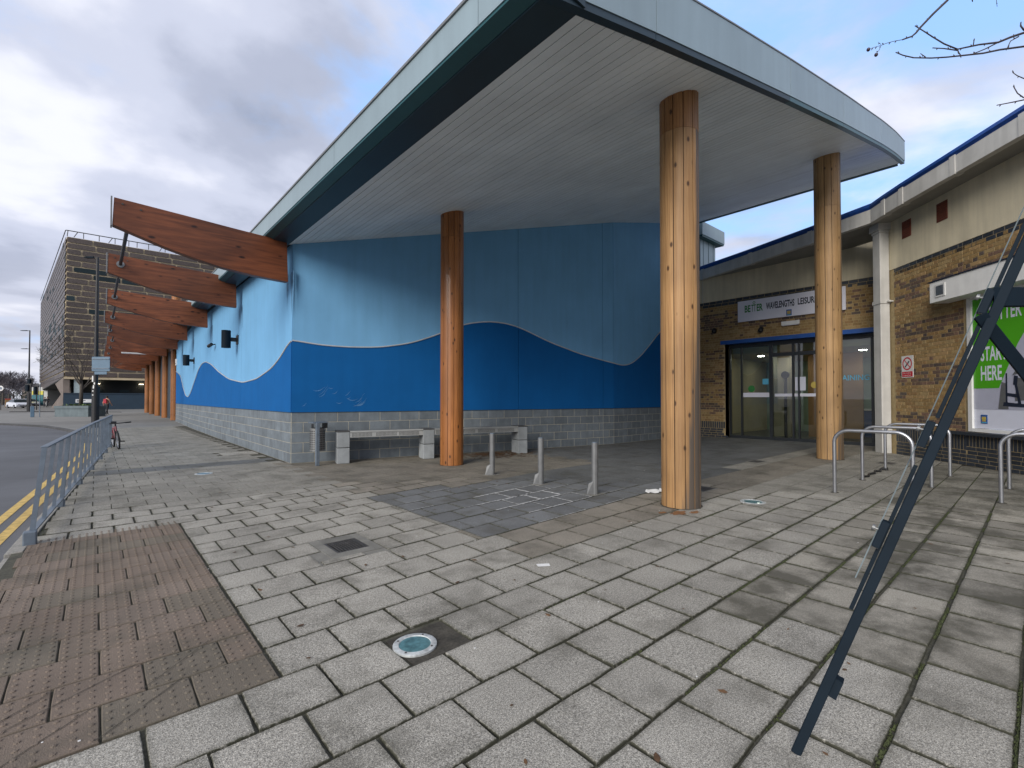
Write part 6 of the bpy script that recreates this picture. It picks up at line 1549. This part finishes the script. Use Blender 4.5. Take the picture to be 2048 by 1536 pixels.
# far trees and hedge down the road
rnd = random.Random(31)
ft = [(-14, 104, 8.6, 'spreading bare tree behind the round road sign at the left edge'), (18, 121, 8.8, 'leaning bare tree between the tan cabinet and the white car'), (-30, 118, 11.5, 'broad bare tree cut by the left edge of the picture far down the road'), (6, 112, 10.0, 'bare tree standing over the tan cabinet far down the road'), (27, 125, 9.0, 'rounded bare tree above the white car far down the road'), (44, 140, 7.4, 'smallest bare tree beside the traffic lights far down the road')]
for px_x, d, h_, lab in ft:
    x, y = ground_at(px_x, d); t_ = thing('bare_tree', lab, 'tree', (x, y, -0.1), 'bare winter trees at the end of the road')
    mb = MB(); mb.tube([(x, y, -0.1), (x, y, h_*0.3)], [0.25, 0.18], 8); mb.build('trunk', 'bark', t_)
    mb = MB()
    for k in range(6): q = k*1.05+rnd.random(); tree_branches(mb, (x, y, h_*(0.18+0.03*k)), (math.cos(q), math.sin(q), 0.9), h_*0.2, 0.09, 5, rnd, spread=0.55, ratio=0.78, kids=(2, 4), minr=0.022, sides=3)
    mb.build('crown', 'far_twig', t_)
x, y = ground_at(-10, 130); hg = thing('hedge', 'dark low hedge at the foot of the bare trees far down the road', 'hedge', (x, y, 0)); mb = MB()
for k in range(2600):
    p = Vector((x, y, 0))+rt3*rnd.uniform(-16, 9)+fwd*rnd.uniform(-1, 1)+Vector((0,0,rnd.uniform(0, 2.6+rnd.random()))); s_ = rnd.uniform(.1, .3)
    mb.add([p+Vector((rnd.uniform(-s_,s_), rnd.uniform(-s_,s_), rnd.uniform(-s_,s_))) for _ in range(3)], [(0,1,2)])
mb.build('foliage', 'hedge', hg)
# low buildings closing the street at the horizon
for (pa, pb_, d, h_, m_, lab) in ((-140, -30, 150, 3.6, 'cp_stone', 'low terrace far off behind the trees at the left end of the road'), (44, 72, 170, 5.2, 'cp_stone', 'low brown building at the vanishing point of the road')):
    x0, y0 = ground_at(pa, d); x1, y1 = ground_at(pb_, d); A = Vector((x0, y0, 0)); B = Vector((x1, y1, 0)); X = (B-A).normalized(); ln = (B-A).length; c_ = (A+B)/2
    t_ = thing('far_building', lab, 'building', c_); mb = MB(); rbox(mb, c_+fwd*4, X, fwd, ln/2, 4, -0.1, h_); mb.build('wall', m_, t_)
    mb = MB(); V = [A+Vector((0,0,h_)), B+Vector((0,0,h_)), B+fwd*8+Vector((0,0,h_)), A+fwd*8+Vector((0,0,h_)), A+fwd*4+Vector((0,0,h_+1.8)), B+fwd*4+Vector((0,0,h_+1.8))]; mb.add(V, [(0,1,5,4),(2,3,4,5),(1,2,5),(3,0,4)]); mb.build('roof', 'granite_dark_and_shade', t_)
    for k in range(int(ln/3)):
        mb = MB(); q = A+X*(1.2+3*k)-fwd*0.03; mb.add([q+Vector((0,0,1)), q+X*1.1+Vector((0,0,1)), q+X*1.1+Vector((0,0,2.4)), q+Vector((0,0,2.4))], [(0,1,2,3)]); mb.build('window', 'cp_glass', t_)
# far kerb line of the side street
mb = MB(); a = ground_at(20, 50); b = ground_at(127, 52); A = Vector((*a, 0)); B = Vector((*b, 0)); X = (B-A).normalized(); Y = Vector((-X.y, X.x, 0)); beam(A+Vector((0,0,0.02)), B+Vector((0,0,0.02)), 0.07, 0.06, Y, Vector((0,0,1)), mb); o = mb.build('side_kerb', 'granite_dark_and_shade', kerb)
mb = MB(); a = ground_at(196, 50); b = ground_at(243, 49); A = Vector((*a, 0)); B = Vector((*b, 0)); beam(A+Vector((0,0,0.02)), B+Vector((0,0,0.02)), 0.07, 0.05, Y, Vector((0,0,1)), mb); o = mb.build('side_kerb', 'granite_dark_and_shade', kerb)

# ================================================================== LITTER, LEAVES, CHALK
lv = MB(); rnd = random.Random(9)
def leaf(mb, x, y, s_, z=0.004):
    q = rnd.uniform(0, 6.28); c_, s2 = math.cos(q), math.sin(q); pts = [(-1,0,0),(-.3,-.5,.25),(.5,-.4,.1),(1,0,.35),(.4,.45,.3),(-.4,.5,.05)]
    mb.add([(x+s_*(a*c_-b*s2), y+s_*(a*s2+b*c_), z+s_*c0*0.5*rnd.uniform(.4, 1.4)) for a, b, c0 in pts], [(0,1,2,3,4,5)])
for k in range(420):
    u = 7.8+rnd.gauss(0, .5); leaf(lv, u, wall_v(u)-0.3-abs(rnd.gauss(0, .55)), rnd.uniform(.03, .06))
for k in range(90):
    u = rnd.uniform(4, 16); leaf(lv, u, wall_v(u)-0.1-abs(rnd.gauss(0, .2)), rnd.uniform(.015, .035))
lo = lv.build('fallen_leaves', 'leaf_dry', kind='stuff'); lo['label'] = 'drift of brown dry leaves at the foot of the bench'
lv = MB()
for k in range(150):
    u, v = rnd.uniform(0.9, 16), rnd.uniform(0.2, 9)
    if v < wall_v(max(u, 3.3))-0.3: leaf(lv, u, v, rnd.uniform(.008, .03))
lo = lv.build('scattered_debris', 'leaf_dry', kind='stuff'); lo['label'] = 'scattered twigs, crumbs and leaf scraps on the paving'
lv = MB()
for k in range(70):
    u, v = rnd.uniform(-0.4, 9), rnd.uniform(1.0, 8.5); s_ = rnd.uniform(.0015, .005); lv.box((u-s_, v-s_, 0), (u+s_, v+s_*.7, s_*.6))
lo = lv.build('white_crumbs', 'litter', kind='stuff'); lo['label'] = 'tiny white bits of litter scattered on the paving'
tk = MB(); P = ((2.83, 3.13), (2.93, 3.10), (2.95, 3.18), (2.86, 3.20)); tk.prism([(2.86, 2.895, 0.006), (2.955, 2.84, 0.004), (2.985, 2.885, 0.007), (2.885, 2.945, 0.009)], (0, 0, 0.001))
o = tk.build('paper_ticket', 'litter'); tag(o, 'small white paper ticket lying on a slab left of the thick column', 'ticket')
mb = MB(); n_ = 7; V = []
for i in range(n_): V += [(6.28+.05*i, 3.98+0.02*math.sin(i*1.7)-.02*i, .005+.01*math.sin(i*2.0)+.012), (6.30+.05*i, 4.05+.03*math.sin(i)-.01*i, .03+.028*abs(math.sin(i*1.3)))]
mb.add(V, [(2*i, 2*i+2, 2*i+3, 2*i+1) for i in range(n_-1)]); o = mb.build('crumpled_tissue', 'litter', smooth=True); tag(o, 'crumpled white tissue on the slabs behind the thick column', 'tissue')
# chalky efflorescence along the joints of the blue slabs
mb = MB()
def chalk_line(a, b, w_):
    A = Vector((*a, 0.0042)); B = Vector((*b, 0.0042)); d = (B-A).normalized(); q = Vector((d.y, -d.x, 0)); n_ = max(4, int((B-A).length/0.03)); V = []
    for i in range(n_+1):
        p = A.lerp(B, i/n_); V += [p-q*w_*rnd.uniform(.3, 1.3), p+q*w_*rnd.uniform(.3, 1.3)]
    mb.add(V, [(2*i, 2*i+1, 2*i+3, 2*i+2) for i in range(n_)])
for a, b, c4, m_ in [(0, 0, f_[1], f_[2]) for f_ in flags if f_[2] == 'flag_blue']:
    cx_ = (c4[0][0]+c4[1][0])/2; cy_ = (c4[0][1]+c4[2][1])/2
    dd_ = math.hypot((cx_-4.75)/0.75, (cy_-5.05)/0.62)
    if dd_ < 1.0:
        w_ = 0.024*(1.35-dd_); chalk_line(c4[0], c4[1], w_); chalk_line(c4[1], c4[2], w_); chalk_line(c4[3], c4[2], w_)
    elif dd_ < 2.6 and rnd.random() < 0.22: chalk_line(c4[0], c4[1], 0.006)
o = mb.build('chalk_marks', 'chalk', pave, kind='stuff')
mb = MB(); n_ = 26
for cx_, cy_, r_ in ((5.55, 3.08, .16), (5.72, 2.96, .10), (5.40, 3.22, .07)):
    mb.add([(cx_+r_*rnd.uniform(.5, 1.15)*math.cos(6.28*q/n_), cy_+r_*.6*rnd.uniform(.5, 1.15)*math.sin(6.28*q/n_), 0.0036) for q in range(n_)], [tuple(range(n_))])
mb.build('rust_stain', 'rust', pave, kind='stuff')
